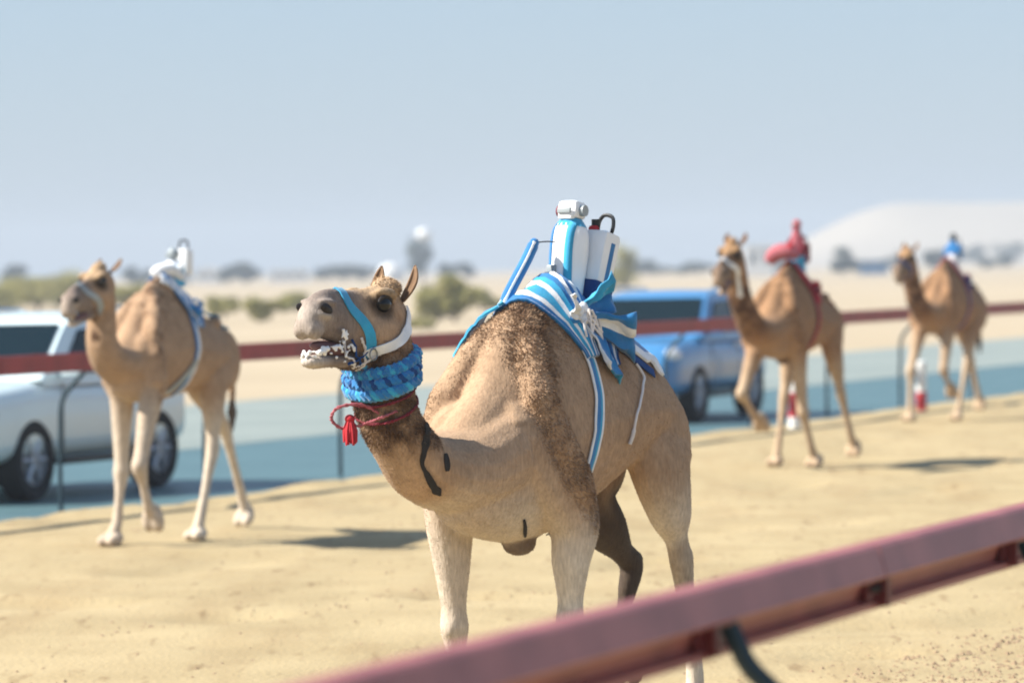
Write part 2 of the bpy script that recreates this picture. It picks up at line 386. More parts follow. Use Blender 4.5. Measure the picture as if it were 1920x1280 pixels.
def make_camel(label, loc, ang, scale, pose, voxel=.016, tone=(1, 1, 1), fur_n=0, group='racing camels on the sand track', smooth_it=6, neck_dark=0):
    root = empty('camel', loc, math.atan2(-math.cos(R(ang)), -math.sin(R(ang)))); root.scale = (scale,) * 3
    tag(root, label, 'camel', group)
    mb = MB()
    # trunk
    body = pose.get('body') or [(.74, 0, 1.30, 1.05, .07, 0), (.70, 0, 1.40, .99, .14, 0), (.60, 0, 1.50, .94, .175, .05), (.46, 0, 1.63, .91, .21, .2),
            (.33, 0, 1.82, .89, .25, .26), (.20, 0, 1.935, .885, .275, .30), (.05, 0, 1.98, .92, .29, .36), (-.12, 0, 1.98, .985, .295, .42), (-.26, 0, 1.93, 1.045, .30, .48),
            (-.40, 0, 1.88, 1.11, .295, .40), (-.54, 0, 1.81, 1.17, .285, .34), (-.68, 0, 1.73, 1.21, .265, .24), (-.81, 0, 1.64, 1.22, .23, .12),
            (-.93, 0, 1.51, 1.20, .165, 0), (-1.01, 0, 1.36, 1.20, .07, 0)]
    sec_loft(mb, body)
    mb.ell((.20, 0, (.88 if 'body' not in pose else 1.06)), (.10, .065, .055))                                  # chest pad
    # neck
    nk = pose['neck']; D = catmull(nk, 6)
    mb.tube([d[:3] for d in D], [(d[3], d[4]) for d in D], 18, upv=(0, 1, 0))
    # legs
    lw = .86 if 'body' in pose else 1.0
    for side, key in ((-1, 'FF'), (1, 'NF')):
        e, k, p, f, fd = pose[key]; y = e[1]; mb.ell(Vector(k) + Vector((.028, 0, .0)), (.045, .05, .055))
        sh = (.44 + .25 * (e[0] - .36), side * .16 * lw, 1.36 + .07 * (lw < 1))
        mid = tuple(.55 * a + .45 * b for a, b in zip(e, k)); can = tuple(.5 * a + .5 * b for a, b in zip(k, p))
        kd = Vector(k) - Vector(e); kd.normalize(); ku = tuple(Vector(k) - kd * .10); cdv = (Vector(p) - Vector(k)).normalized(); kl = tuple(Vector(k) + cdv * .085)
        leg_tube(mb, [(sh[0] - .07, sh[1] * .62, sh[2] + .12, .05, .07), (*sh, .10 * lw, .16 * lw), (*e, .105 * lw, .135 * lw), (*mid, .082 * lw, .092 * lw), (*ku, .058, .058), (*k, .064, .066), (*kl, .046, .05), (*can, .034, .04), (*p, .042, .046), (f[0], f[1], f[2] + .03, .045, .05)])
        camel_foot(mb, f, fd)
        # shoulder blade and upper arm: a strong ridge down from the hump
        rl = ridge_line(side, e)
        mb.tube([(x, y_ * .95, z) for x, y_, z in rl], [q * lw for q in (.05, .075, .085, .095, .10, .07)], 14)
    for side, key in ((-1, 'FH'), (1, 'NH')):
        st, h, p, f, fd = pose[key]
        hip = (-.70, side * .13, 1.38)
        gk = tuple(.5 * a + .5 * b for a, b in zip(st, h)); hd = (Vector(h) - Vector(st)).normalized(); hu = tuple(Vector(h) - hd * .11)
        sd_ = (Vector(p) - Vector(h)).normalized(); hl = tuple(Vector(h) + sd_ * .12); can = tuple(.45 * a + .55 * b for a, b in zip(h, p))
        leg_tube(mb, [(-.66, side * .08, 1.48, .05, .1), (*hip, .10, .17), (*[.5 * a + .5 * b for a, b in zip(hip, st)], .125 * lw, .22 * lw), (*st, .118 * lw, .175 * lw), (*gk, .088 * lw, .112 * lw), (*hu, .052, .062), (*h, .052, .066), (*hl, .042, .052), (*can, .034, .041), (*p, .04, .046), (f[0], f[1], f[2] + .03, .045, .05)])
        mb.ell((-.73, side * .165 * lw, 1.30 + .05 * (lw < 1)), (.20, .105 * lw, .24), Matrix.Rotation(R(12), 3, 'Y'))      # thigh
        mb.ell((-.60, side * .15 * lw, 1.63), (.07, .05, .05))                                         # point of hip
        mb.ell(Vector(h) + Vector((-.035, 0, .02)), (.045, .035, .05))          # point of hock
        camel_foot(mb, f, fd, .93)
    # tail
    tl = pose.get('tail', [(-.95, 0, 1.45), (-1.05, 0, 1.32), (-1.10, 0, 1.12), (-1.09, 0, .95)])
    D = catmull(tl, 4); mb.tube([d for d in D], list(np.linspace(.05, .022, len(D))), 8)
    # head
    hp = pose['head']; hs = hp.get('s', 1.0)
    Mh = Matrix.Translation(hp['loc']) @ Matrix.Rotation(hp['yaw'], 4, 'Z') @ Matrix.Rotation(-hp['pitch'], 4, 'Y') @ Matrix.Scale(hs, 4)
    sec_loft(mb, HEAD_SECS, 22, 4, Mh, .5)
    jo = hp.get('open', .1)
    Mj = Mh @ Matrix.Translation((.10, 0, -.13)) @ Matrix.Rotation(jo, 4, 'Y')
    sec_loft(mb, [(-.06, 0, .01, -.06, .05, 0), (.02, 0, .005, -.075, .055, 0), (.12, 0, -.01, -.066, .047, 0), (.22, 0, -.012, -.06, .042, 0), (.29, 0, -.008, -.062, .046, 0), (.335, 0, -.01, -.058, .04, 0), (.355, 0, -.02, -.045, .02, 0)], 16, 4, Mj, .5)
    sc3 = lambda r: tuple(q * hs for q in r); R3 = Mh.to_3x3() * (1 / hs)
    for s_ in (-1, 1):
        mb.ell(Mh @ Vector((.090, s_ * .076, .088)), sc3((.062, .034, .026)), R3)      # brow
        mb.ell(Mh @ Vector((.07, s_ * .075, -.07)), sc3((.09, .04, .085)), R3)       # cheek
        mb.ell(Mh @ Vector((.438, s_ * .030, -.100)), sc3((.044, .031, .040)), R3)    # split upper lip
        mb.ell(Mh @ Vector((.408, s_ * .050, -.040)), sc3((.046, .022, .012)), R3)   # nostril lid
        mb.ell(Mh @ Vector((.395, s_ * .045, .012)), sc3((.050, .026, .014)), R3)
    mb.ell(Mh @ Vector((-.0, 0, .125)), sc3((.07, .055, .04)), R3)                   # crown tuft
    tmp = pyd('tmp', mb.V, mb.F, None); bm = bmesh.new(); bm.from_mesh(tmp.data); bmesh.ops.recalc_face_normals(bm, faces=bm.faces); bm.to_mesh(tmp.data); bm.free()
    rm = tmp.modifiers.new('r', 'REMESH'); rm.mode = 'VOXEL'; rm.voxel_size = voxel; rm.use_smooth_shade = True
    sm = tmp.modifiers.new('s', 'SMOOTH'); sm.factor = .5; sm.iterations = smooth_it
    dg = bpy.context.evaluated_depsgraph_get(); me = bpy.data.meshes.new_from_object(tmp.evaluated_get(dg))
    me.name = 'body'; bpy.data.objects.remove(tmp)
    nv = len(me.vertices); P = np.empty(nv * 3); me.vertices.foreach_get('co', P); P = P.reshape(-1, 3)
    Nn = np.empty(nv * 3); me.vertex_normals.foreach_get('vector', Nn); Nn = Nn.reshape(-1, 3)
    Mi = np.array(Mh.inverted()); Hc = P @ Mi[:3, :3].T + Mi[:3, 3]
    # wool along the shoulders and over the hump
    n1 = np.array([noise.noise(Vector(p) * 15) for p in P]); n2 = np.array([noise.noise(Vector(p) * 36 + Vector((9, 9, 9))) for p in P]); n3 = np.array([noise.noise(Vector(p) * 4.5) for p in P])
    wool = np.zeros(nv)
    for s_, key in ((-1, 'FF'), (1, 'NF')):
        e = pose[key][0]
        L = [(.02, s_ * .02, 1.98)] + ridge_line(s_, e)
        wool = np.maximum(wool, (1 if s_ > 0 else .45) * (1 - smoothstep(.02, .15, polydist(P, L) + .06 * n3)))
    wool = np.maximum(wool, .7 * smoothstep(1.50, 1.92, P[:, 2] + .08 * n3) * smoothstep(.5, .3, np.abs(P[:, 0])))
    thr = polydist(P, [q[:3] for q in nk[2:]]); throat = (P[:, 0] > .93) * smoothstep(1.26, 1.42, P[:, 2]) * smoothstep(1.84, 1.74, P[:, 2]) * (thr < .25) * smoothstep(-.75, -.2, Nn[:, 0])
    crown = np.exp(-(((Hc[:, 0] - .0) / .09) ** 2 + (Hc[:, 1] / .09) ** 2 + ((Hc[:, 2] - .13) / .05) ** 2))
    wool = np.maximum(wool, np.maximum(.6 * throat, .8 * crown))
    amp = wool * .011 + .0004
    P2 = P + Nn * ((n1 * .9 + n2 * .5) * amp)[:, None]
    # ribs and folds, very soft
    rib = smoothstep(-.5, -.3, P[:, 0]) * smoothstep(.1, -.05, P[:, 0]) * smoothstep(.1, .2, np.abs(P[:, 1])) * smoothstep(1.55, 1.4, P[:, 2])
    P2 += Nn * (.0015 * rib * np.sin(P[:, 0] * 70 + P[:, 2] * 12))[:, None]
    me.vertices.foreach_set('co', P2.reshape(-1))
    base = np.array((.40, .272, .175)); pale = np.array((.66, .59, .49)); dark = np.array((.16, .09, .05)); grey = np.array((.215, .178, .16)); nose = np.array((.46, .40, .35))
    C = np.tile(base, (nv, 1)) * (1 + .16 * n3)[:, None]
    def mixc(w, c):
        nonlocal C
        C = C * (1 - w[:, None]) + np.array(c) * w[:, None]
    isneckhead = (P[:, 0] > .8) & (P[:, 2] > 1.0)
    mixc(.9 * smoothstep(1.16, .80, P[:, 2] + .10 * n3), pale)
    mixc(.55 * smoothstep(.2, .45, P[:, 0]) * smoothstep(1.3, 1.0, P[:, 2]) * smoothstep(.95, .8, P[:, 0]), pale)
    woolc = wool * (1 - np.clip(crown * 2, 0, 1))
    mixc(np.clip(woolc * (.36 + 1.7 * (n1 * .7 + n2 * .5)), 0, .88), dark)
    mixc(np.clip(.4 * smoothstep(1.2, 1.5, P[:, 2]) * smoothstep(-.05, -.3, P[:, 0]) * (.7 + n3), 0, .5), (.24, .155, .10))
    mixc(.35 * smoothstep(.30, .5, P[:, 0]) * smoothstep(.9, .7, P[:, 0]) * smoothstep(1.5, 1.2, P[:, 2]), (.36, .26, .185))
    if pose.get('dark_fh'):  # far hind leg: its own dark fur plus shade painted into the colour
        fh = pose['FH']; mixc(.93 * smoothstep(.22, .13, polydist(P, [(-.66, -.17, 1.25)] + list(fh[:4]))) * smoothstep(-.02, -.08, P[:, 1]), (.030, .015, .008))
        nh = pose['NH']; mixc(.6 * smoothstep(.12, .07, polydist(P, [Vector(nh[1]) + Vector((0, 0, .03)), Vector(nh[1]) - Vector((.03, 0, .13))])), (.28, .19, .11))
    padz = .88 if 'body' not in pose else 1.06
    mixc(.85 * smoothstep(.14, .08, np.linalg.norm(P - np.array((.20, 0, padz - .03)), axis=1)), (.10, .06, .035))
    # neck: long dark hair along the throat
    mixc(np.clip(throat * (.62 + 1.2 * n1), 0, .9), (.085, .045, .024))
    if neck_dark: mixc(neck_dark * smoothstep(.75, .95, P[:, 0]) * smoothstep(1.15, 1.35, P[:, 2]) * smoothstep(.12, .0, Hc[:, 0] - .0), (.20, .11, .055))
    inh = (Hc[:, 0] > -.1) & (Hc[:, 0] < .55) & (np.abs(Hc[:, 1]) < .16) & (Hc[:, 2] > -.30) & (Hc[:, 2] < .25)
    hx, hy, hz = Hc.T
    mixc(inh * .6 * smoothstep(.10, .0, hz) * smoothstep(.1, .0, hx), (.33, .20, .115))
    mixc(inh * .92 * smoothstep(.15, .25, hx), grey)
    mixc(inh * .6 * smoothstep(.37, .45, hx) * smoothstep(.05, -.03, hz), nose)
    mixc(inh * .85 * smoothstep(.085, .035, np.sqrt((hx - .105) ** 2 + (hz - .045) ** 2)) * (np.abs(hy) > .04), (.03, .02, .015))  # dark eye surround, widened to paint in the shade of the socket
    mixc(inh * .45 * smoothstep(.05, .09, hz) * smoothstep(.22, .15, hx), (.55, .40, .24))
    mixc(inh * .5 * smoothstep(-.14, -.2, hz) * smoothstep(.3, .4, hx), (.62, .56, .5))
    mixc(inh * .6 * np.exp(-(((hx - .41) / .045) ** 2 + ((hz + .044) / .014) ** 2)) * (np.abs(hy) > .03), (.50, .44, .37))
    mixc(inh * .8 * np.exp(-(((hx - .36) / .07) ** 2 + ((hz + .128) / .010) ** 2)), (.05, .035, .03))
    C = np.clip(C * np.array(tone), .004, .95)
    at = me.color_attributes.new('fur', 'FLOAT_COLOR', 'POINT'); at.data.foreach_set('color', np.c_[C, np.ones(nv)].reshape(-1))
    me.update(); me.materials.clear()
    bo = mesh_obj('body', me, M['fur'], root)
    dgm = bmesh.new(); dgm.from_mesh(me); bvh = BVHTree.FromBMesh(dgm); dgm.free()
    # eyes, ears, nostrils
    for s_ in (-1, 1):
        e = MB(); e.ell(Mh @ Vector((.105, s_ * .082, .045)), sc3((.036, .025, .032)), R3); e.build('eye', M['eye'], root)
        lid = MB(); lid.tube([Mh @ Vector((.105 + .036 * math.cos(q), s_ * (.088 + .006 * math.sin(q)), .045 + .03 * math.sin(q))) for q in np.linspace(R(5), R(175), 10)], [.004, .007, .009, .010, .011, .011, .010, .009, .007, .004], 6)
        lid.build('eyelid', M['dark_skin'], root)
        no = MB(); no.ell(Mh @ Vector((.414, s_ * .060, -.015)), sc3((.036, .014, .019)), R3 @ Matrix.Rotation(R(-15), 3, 'Y')); no.build('nostril', M['dark_skin'], root)
        V = []; F = []; n, mth = 9, 7                                            # ear: a cupped leaf
        up_, out = (Vector((-.18, s_ * .20, 1)) if 'body' not in pose else Vector((-1.1, s_ * .25, .7))).normalized(), Vector((-.15, s_, .1)).normalized()
        for i in range(n):
            t = i / (n - 1); w = .024 * math.sin(math.pi * min(1, (t * .86 + .14))) ** .8 + .001
            c = Vector((-.035, s_ * .052, .075)) + up_ * (.15 * t) + out * (.018 * math.sin(t * 3))
            for j in range(mth):
                q = (j / (mth - 1) - .5) * math.pi * 1.05
                V.append(Mh @ (c + Vector((1, 0, 0)) * (w * .55 * math.cos(q) * -1) + Vector((.2, s_ * 1, 0)) * (w * math.sin(q))))
        for i in range(n - 1):
            for j in range(mth - 1): F.append((i * mth + j, i * mth + j + 1, (i + 1) * mth + j + 1, (i + 1) * mth + j))
        eo = pyd('ear', V, F, M['fur'], root); sol = eo.modifiers.new('t', 'SOLIDIFY'); sol.thickness = .009; sol.offset = 0
        at = eo.data.color_attributes.new('fur', 'FLOAT_COLOR', 'POINT')
        cc = np.array((.20, .125, .075)) * np.array(tone)
        at.data.foreach_set('color', np.tile(np.r_[cc, 1], (len(V), 1)).reshape(-1))
    mo = MB(); mo.ell(Mh @ Vector((.30, 0, -.155)), sc3((.12, .036, .028)), R3); mo.build('mouth_lining', M['mouth'], root)
    tf = MB(); D = [Vector(tl[-1]) + Vector((0, 0, .08)), Vector(tl[-1]) - Vector((0, 0, .02)), Vector(tl[-1]) - Vector((0, 0, .16))]
    tf.tube(D, [.02, .04, .006], 8); tf.build('tail_tuft', M['bark'], root)
    if fur_n: add_fur(bo, root, fur_n, P2, Nn, C, wool)
    return dict(root=root, bvh=bvh, Mh=Mh, body=bo, scale=scale, ang=ang, loc=Vector(loc))

def add_fur(bo, root, n, P, N, C, wool):
    me = bo.data; me.calc_loop_triangles(); nt_ = len(me.loop_triangles)
    tri = np.empty(nt_ * 3, np.int32); me.loop_triangles.foreach_get('vertices', tri); tri = tri.reshape(-1, 3)
    ar = np.linalg.norm(np.cross(P[tri[:, 1]] - P[tri[:, 0]], P[tri[:, 2]] - P[tri[:, 0]]), axis=1)
    ar *= .22 + 1.5 * wool[tri[:, 0]]
    pick = rng.choice(nt_, n, p=ar / ar.sum()); u = rng.random((n, 2)); fl = u.sum(1) > 1; u[fl] = 1 - u[fl]
    t = tri[pick]; p = P[t[:, 0]] + (P[t[:, 1]] - P[t[:, 0]]) * u[:, :1] + (P[t[:, 2]] - P[t[:, 0]]) * u[:, 1:]
    nn = N[t[:, 0]]; w = wool[t[:, 0]]; c = C[t[:, 0]]
    L = (.005 + .015 * w) * (.6 + .8 * rng.random(n))
    flow = np.array((-.5, 0, -.8)); rnd = rng.normal(size=(n, 3))
    d = nn * (.55 + .3 * w)[:, None] + flow * (.95 - .5 * w)[:, None] + rnd * (.12 + .5 * w)[:, None]; d /= np.linalg.norm(d, axis=1)[:, None]
    s = np.cross(d, rnd); s /= np.linalg.norm(s, axis=1)[:, None]
    wd = (.0016 + .0014 * w)[:, None]
    V = np.stack([p - s * wd, p + s * wd, p + d * L[:, None]], 1).reshape(-1, 3)
    F = np.arange(n * 3, dtype=np.int32)
    fm = bpy.data.meshes.new('fur'); fm.vertices.add(n * 3); fm.vertices.foreach_set('co', V.reshape(-1))
    fm.loops.add(n * 3); fm.loops.foreach_set('vertex_index', F); fm.polygons.add(n); fm.polygons.foreach_set('loop_start', np.arange(0, n * 3, 3, dtype=np.int32)); fm.update()
    cc = np.repeat(np.c_[np.clip(c * (1.06 + .12 * rng.normal(size=(n, 1))), .01, .9), np.ones(n)], 3, axis=0)
    at = fm.color_attributes.new('fur', 'FLOAT_COLOR', 'POINT'); at.data.foreach_set('color', cc.reshape(-1))
    tag(mesh_obj('fur', fm, M['fur'], root, smooth=False), kind='stuff')

# poses: rows x, y, z in metres, x forward, y to the camel's left
P1 = dict(
    neck=[(.45, 0, 1.28, .22, .26), (.66, -.01, 1.22, .19, .235), (.86, -.03, 1.24, .15, .185), (1.0, -.04, 1.34, .125, .15), (1.10, -.05, 1.48, .115, .14), (1.13, -.06, 1.62, .115, .145), (1.10, -.07, 1.76, .105, .135), (1.06, -.07, 1.86, .08, .10)],
    head=dict(loc=(1.09, -.075, 1.885), yaw=R(-4), pitch=R(9), s=1.10, open=.17),
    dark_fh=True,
    FF=[(.46, -.19, 1.05), (.44, -.19, .52), (.41, -.19, .17), (.45, -.19, .045), (1, 0, -.05)],
    NF=[(.10, .21, 1.0), (.12, .21, .53), (-.02, .21, .18), (.0, .21, .05), (1, 0, -.1)],
    NH=[(-.69, .19, 1.14), (-.83, .20, .74), (-.93, .20, .21), (-.90, .20, .045), (1, 0, -.05)],
    FH=[(-.60, -.17, 1.04), (-1.00, -.18, .70), (-.88, -.18, .36), (-.95, -.18, .26), (.1, 0, -1)])
FAR_BODY = [(.70, 0, 1.40, 1.20, .06, 0), (.66, 0, 1.48, 1.14, .12, 0), (.57, 0, 1.56, 1.09, .155, .05), (.45, 0, 1.67, 1.07, .185, .2),
            (.32, 0, 1.82, 1.06, .215, .34), (.18, 0, 1.94, 1.06, .24, .45), (.04, 0, 1.99, 1.07, .26, .54), (-.10, 0, 1.965, 1.09, .27, .55), (-.24, 0, 1.88, 1.11, .275, .5),
            (-.38, 0, 1.79, 1.14, .27, .4), (-.52, 0, 1.72, 1.18, .255, .3), (-.66, 0, 1.66, 1.21, .24, .22), (-.79, 0, 1.58, 1.22, .205, .1),
            (-.90, 0, 1.47, 1.22, .145, 0), (-.97, 0, 1.36, 1.24, .06, 0)]
P2_ = dict(body=FAR_BODY,
    neck=[(.45, 0, 1.38, .18, .21), (.62, 0, 1.34, .15, .18), (.75, -.02, 1.40, .125, .155), (.83, -.03, 1.52, .105, .125), (.83, -.03, 1.68, .095, .115), (.82, -.03, 1.80, .09, .11), (.82, -.03, 1.90, .07, .10)],
    head=dict(loc=(.82, -.03, 1.94), yaw=R(-4), pitch=R(-12), s=1.05, open=.05),
    FF=[(.33, -.16, 1.14), (.34, -.17, .54), (.42, -.17, .17), (.50, -.17, .045), (1, 0, -.05)],
    NF=[(.46, .17, 1.16), (.68, .18, .60), (.56, .18, .30), (.50, .18, .22), (-.2, 0, -1)],
    NH=[(-.50, .16, 1.16), (-.44, .18, .68), (-.23, .18, .18), (-.17, .18, .045), (1, 0, -.02)],
    FH=[(-.88, -.15, 1.15), (-1.28, -.17, .80), (-1.54, -.17, .26), (-1.58, -.17, .11), (.75, 0, -.7)])
P3 = dict(body=FAR_BODY,
    neck=[(.45, 0, 1.38, .18, .21), (.70, 0, 1.33, .155, .19), (.92, 0, 1.39, .13, .155), (1.08, 0, 1.53, .11, .13), (1.20, -.01, 1.70, .105, .12), (1.25, -.02, 1.92, .10, .115), (1.27, -.02, 2.08, .075, .10)],
    head=dict(loc=(1.29, -.02, 2.09), yaw=R(4), pitch=R(-20), s=1.08, open=.12),
    FF=[(.50, -.16, 1.17), (.82, -.17, .74), (.52, -.17, .52), (.38, -.17, .45), (-.5, 0, -.8)],
    NF=[(.24, .17, 1.16), (.14, .18, .54), (-.06, .18, .17), (-.14, .18, .045), (.9, 0, -.3)],
    NH=[(-.66, .16, 1.16), (-.82, .18, .70), (-1.06, .18, .26), (-1.14, .18, .13), (.6, 0, -.8)],
    FH=[(-.36, -.15, 1.14), (-.20, -.17, .68), (-.03, -.17, .18), (.03, -.17, .045), (1, 0, -.05)])
P4 = dict(body=FAR_BODY,
    neck=[(.45, 0, 1.38, .18, .21), (.68, 0, 1.33, .15, .18), (.89, 0, 1.41, .125, .145), (1.05, 0, 1.52, .11, .125), (1.14, -.01, 1.72, .10, .115), (1.19, -.02, 1.90, .095, .11), (1.20, -.02, 2.02, .07, .10)],
    head=dict(loc=(1.22, -.02, 2.03), yaw=R(2), pitch=R(-18), s=1.0, open=.03),
    FF=[(.52, -.16, 1.16), (.84, -.17, .64), (.88, -.17, .20), (.90, -.17, .06), (1, 0, -.05)],
    NF=[(.42, .17, 1.16), (.62, .18, .64), (.44, .18, .44), (.36, .18, .38), (-.4, 0, -.9)],
    NH=[(-.40, .16, 1.14), (-.15, .18, .66), (.12, .18, .18), (.20, .18, .045), (1, 0, -.05)],
    FH=[(-.88, -.15, 1.14), (-1.20, -.17, .74), (-1.45, -.17, .28), (-1.5, -.17, .16), (.5, 0, -.8)])

f1 = Vector((-math.sin(R(34)), -math.cos(R(34)), 0))
c1 = make_camel('sharp fawn racing camel with blue noseband, foaming mouth and black brand marks on its neck', Vector((.015, 20, 0)) - f1 * .2, 34, 1.0, P1, .0105, fur_n=90000)
c2 = make_camel('pale fawn camel trotting in front of the white car', (-2.739, 35.4, 0), 25, 1.04, P2_, .016, (.92, .90, .88))
c3 = make_camel('dark brown camel with a red saddle pad, one foreleg lifted and folded', (2.859, 46.5, 0), 27, 1.04, P3, .017, (.74, .63, .52), neck_dark=.6)
c4 = make_camel('brown camel with a small blue rider running beside the red and white bollard', (5.675, 59, 0), 27, 1.04, P4, .018, (.76, .65, .54), neck_dark=.6)

# ------------------------------------------------------------------ tack: everything below is laid out in the camel's own frame
class Gear:
    """a thing worn by a camel; shapes are given in camel coordinates"""
    def __init__(s, c, name, label, cat, base, group=None):
        s.c = c; s.base = Vector(base); rz = math.atan2(-math.cos(R(c['ang'])), -math.sin(R(c['ang'])))
        w = c['loc'] + Matrix.Rotation(rz, 3, 'Z') @ (s.base * c['scale'])
        s.root = empty(name, w, rz); s.root.scale = (c['scale'],) * 3; tag(s.root, label, cat, group)
    def put(s, mb, name, mats, parent=None, smooth=True):
        o = mb.build(name, mats, parent or s.root, smooth); o.data.transform(Matrix.Translation(-s.base)); return o
def hit(bvh, p, d, fallback=None):
    h = bvh.ray_cast(Vector(p) + Vector(d) * .8, -Vector(d), 1.6)
    return (h[0], h[1]) if h[0] else (fallback, Vector(d))
def strap(bvh, pts, width, off=.008, cols=(0,), dens=6, thick=.006, wfn=None, project=True, updir=None):
    """flat band lying on the surface along pts; cols = material index for each lengthwise stripe"""
    D = [Vector(p) for p in catmull(pts, dens)]; m_ = MB(); nC = len(cols); rows = []
    S = [bvh.find_nearest(p)[:2] for p in D] if project else [(p, Vector(updir)) for p in D]
    for i, (p, n) in enumerate(S):
        t = (S[min(i + 1, len(S) - 1)][0] - S[max(i - 1, 0)][0]).normalized(); sd = n.cross(t).normalized()
        w = width * (wfn(i / (len(S) - 1)) if wfn else 1); row = []
        for j in range(nC + 1):
            q = p + sd * (w * (j / nC - .5))
            if project: a, b = bvh.find_nearest(q)[:2]; row.append((a + n * off, n))
            else: row.append((q + n * off, n))
        rows.append(row)
    V = []; F = []; Mi = []; k = nC + 1
    for row in rows:
        V += [a for a, b in row] + [a - b * thick for a, b in row]
    for i in range(len(rows) - 1):
        a = i * 2 * k; b = a + 2 * k
        for j in range(nC):
            F.append((a + j, b + j, b + j + 1, a + j + 1)); Mi.append(cols[j]); F.append((a + k + j, a + k + j + 1, b + k + j + 1, b + k + j)); Mi.append(cols[j])
        F.append((a, a + k, b + k, b)); Mi.append(cols[0]); F.append((a + k - 1, b + k - 1, b + 2 * k - 1, a + 2 * k - 1)); Mi.append(cols[-1])
    for a in (0, (len(rows) - 1) * 2 * k):
        for j in range(nC): F.append((a + j, a + j + 1, a + k + j + 1, a + k + j)); Mi.append(cols[j])
    m_.V = V; m_.F = F; m_.M = Mi; return m_
def ring_pts(bvh, c, ax, n=40, off=.01, ref=(0, 1, 0), q0=0, q1=2 * math.pi):
    """points on the surface around centre c in the plane normal to ax"""
    ax = Vector(ax).normalized(); a = Vector(ref) - ax * Vector(ref).dot(ax); a.normalize(); b = ax.cross(a); out = []
    for i in range(n + 1):
        q = q0 + (q1 - q0) * i / n; d = a * math.cos(q) + b * math.sin(q)
        h = bvh.ray_cast(Vector(c), d, .5); p = h[0] if h[0] else Vector(c) + d * .12
        out.append(p + d * off)
    for _ in range(2):
        out = [out[0]] + [(out[i - 1] + out[i] * 2 + out[i + 1]) / 4 for i in range(1, n)] + [out[-1]]
    return out
def rope(mb, pts, r, strands=2, turns=12, mi=(0,), rr=.62):
    n = len(pts)
    for k in range(strands):
        P_ = []
        for i, p in enumerate(pts):
            t = (pts[min(i + 1, n - 1)] - pts[max(i - 1, 0)]).normalized(); a = t.orthogonal().normalized()
            a = (Vector((0, 0, 1)) - t * t.z); a = a.normalized() if a.length > .1 else t.orthogonal().normalized(); b = t.cross(a)
            q = 2 * math.pi * (turns * i / n + k / strands); P_.append(p + a * (r * .55 * math.cos(q)) + b * (r * .55 * math.sin(q)))
        mb.tube(P_, r * rr, 7, mi[k % len(mi)])
def dense(pts, k): return [Vector(p) for p in catmull([tuple(p) for p in pts], k)]

def blanket(c, x_front, x_back, cols, knot_x, th0, th1, pad, z_axis=1.42, nseg=26, sub=3, sag=0.):
    """cloth over the hump in bands across the back; bands gather towards the knot on the left side"""
    bvh = c['bvh']; nb = len(cols); V = []; F = []; Mi = []; K = nb * sub + 1
    for i in range(nseg + 1):
        t = i / nseg; th = th0 + (th1 - th0) * t; d = Vector((0, math.sin(th), math.cos(th)))
        g = float(smoothstep(.55, 1., t)) * .80 + float(smoothstep(.3, .0, t)) * .35
        for j in range(K):
            u = j / (K - 1); x = x_front + (x_back - x_front) * u; x = x * (1 - g) + knot_x * g
            p, n = hit(bvh, (x, 0, z_axis), d, Vector((x, 0, z_axis)) + d * .45)
            ripple = .007 * math.sin(u * nb * math.pi * 2 + t * 3) + .004 * noise.noise(Vector((x * 30, t * 9, 0)))
            V.append(p + d * (.014 + pad(u, t) + ripple))
    base = len(V)
    for i in range(nseg):
        for j in range(K - 1):
            F.append((i * K + j, (i + 1) * K + j, (i + 1) * K + j + 1, i * K + j + 1)); Mi.append(cols[min(j // sub, nb - 1)])
    m_ = MB(); m_.V = V; m_.F = F; m_.M = Mi; return m_
def thicken(o, t=.012):
    s = o.modifiers.new('thick', 'SOLIDIFY'); s.thickness = t; s.offset = -1; return o
def cloth_piece(mb, c, ax_u, ax_v, w, h, mi_fn, fold=.02, nu=12, nv=12, taper=0.):
    """a small folded piece of cloth: centre of its top edge, width direction, hanging direction"""
    c, ax_u, ax_v = Vector(c), Vector(ax_u).normalized(), Vector(ax_v).normalized(); n = ax_u.cross(ax_v); V = []; F = []; b0 = len(mb.V)
    for i in range(nv + 1):
        for j in range(nu + 1):
            v = i / nv; u = j / nu - .5; ww = w * (.25 + .75 * v ** .7) * (1 - taper * v)
            V.append(c + ax_u * (u * ww) + ax_v * (h * v) + n * (fold * math.sin(u * 9 + v * 2) * v + fold * .6 * math.sin(v * 3) + .03 * noise.noise(Vector((u * 5 + c.x * 40, v * 4, h * 30)))) + ax_u * (.03 * noise.noise(Vector((u * 3, v * 4 + 7, w * 30))) * v))
    for i in range(nv):
        for j in range(nu):
            a = i * (nu + 1) + j; F.append((a, a + 1, a + nu + 2, a + nu + 1)); mb.M.append(mi_fn(j / nu, i / nv))
    mb.V += V; mb.F += [tuple(q + b0 for q in f) for f in F]

def capsule_box(mb, c, d, rot=None, bev=.03, mi=0): mb.box(c, d, mi, rot, bev)

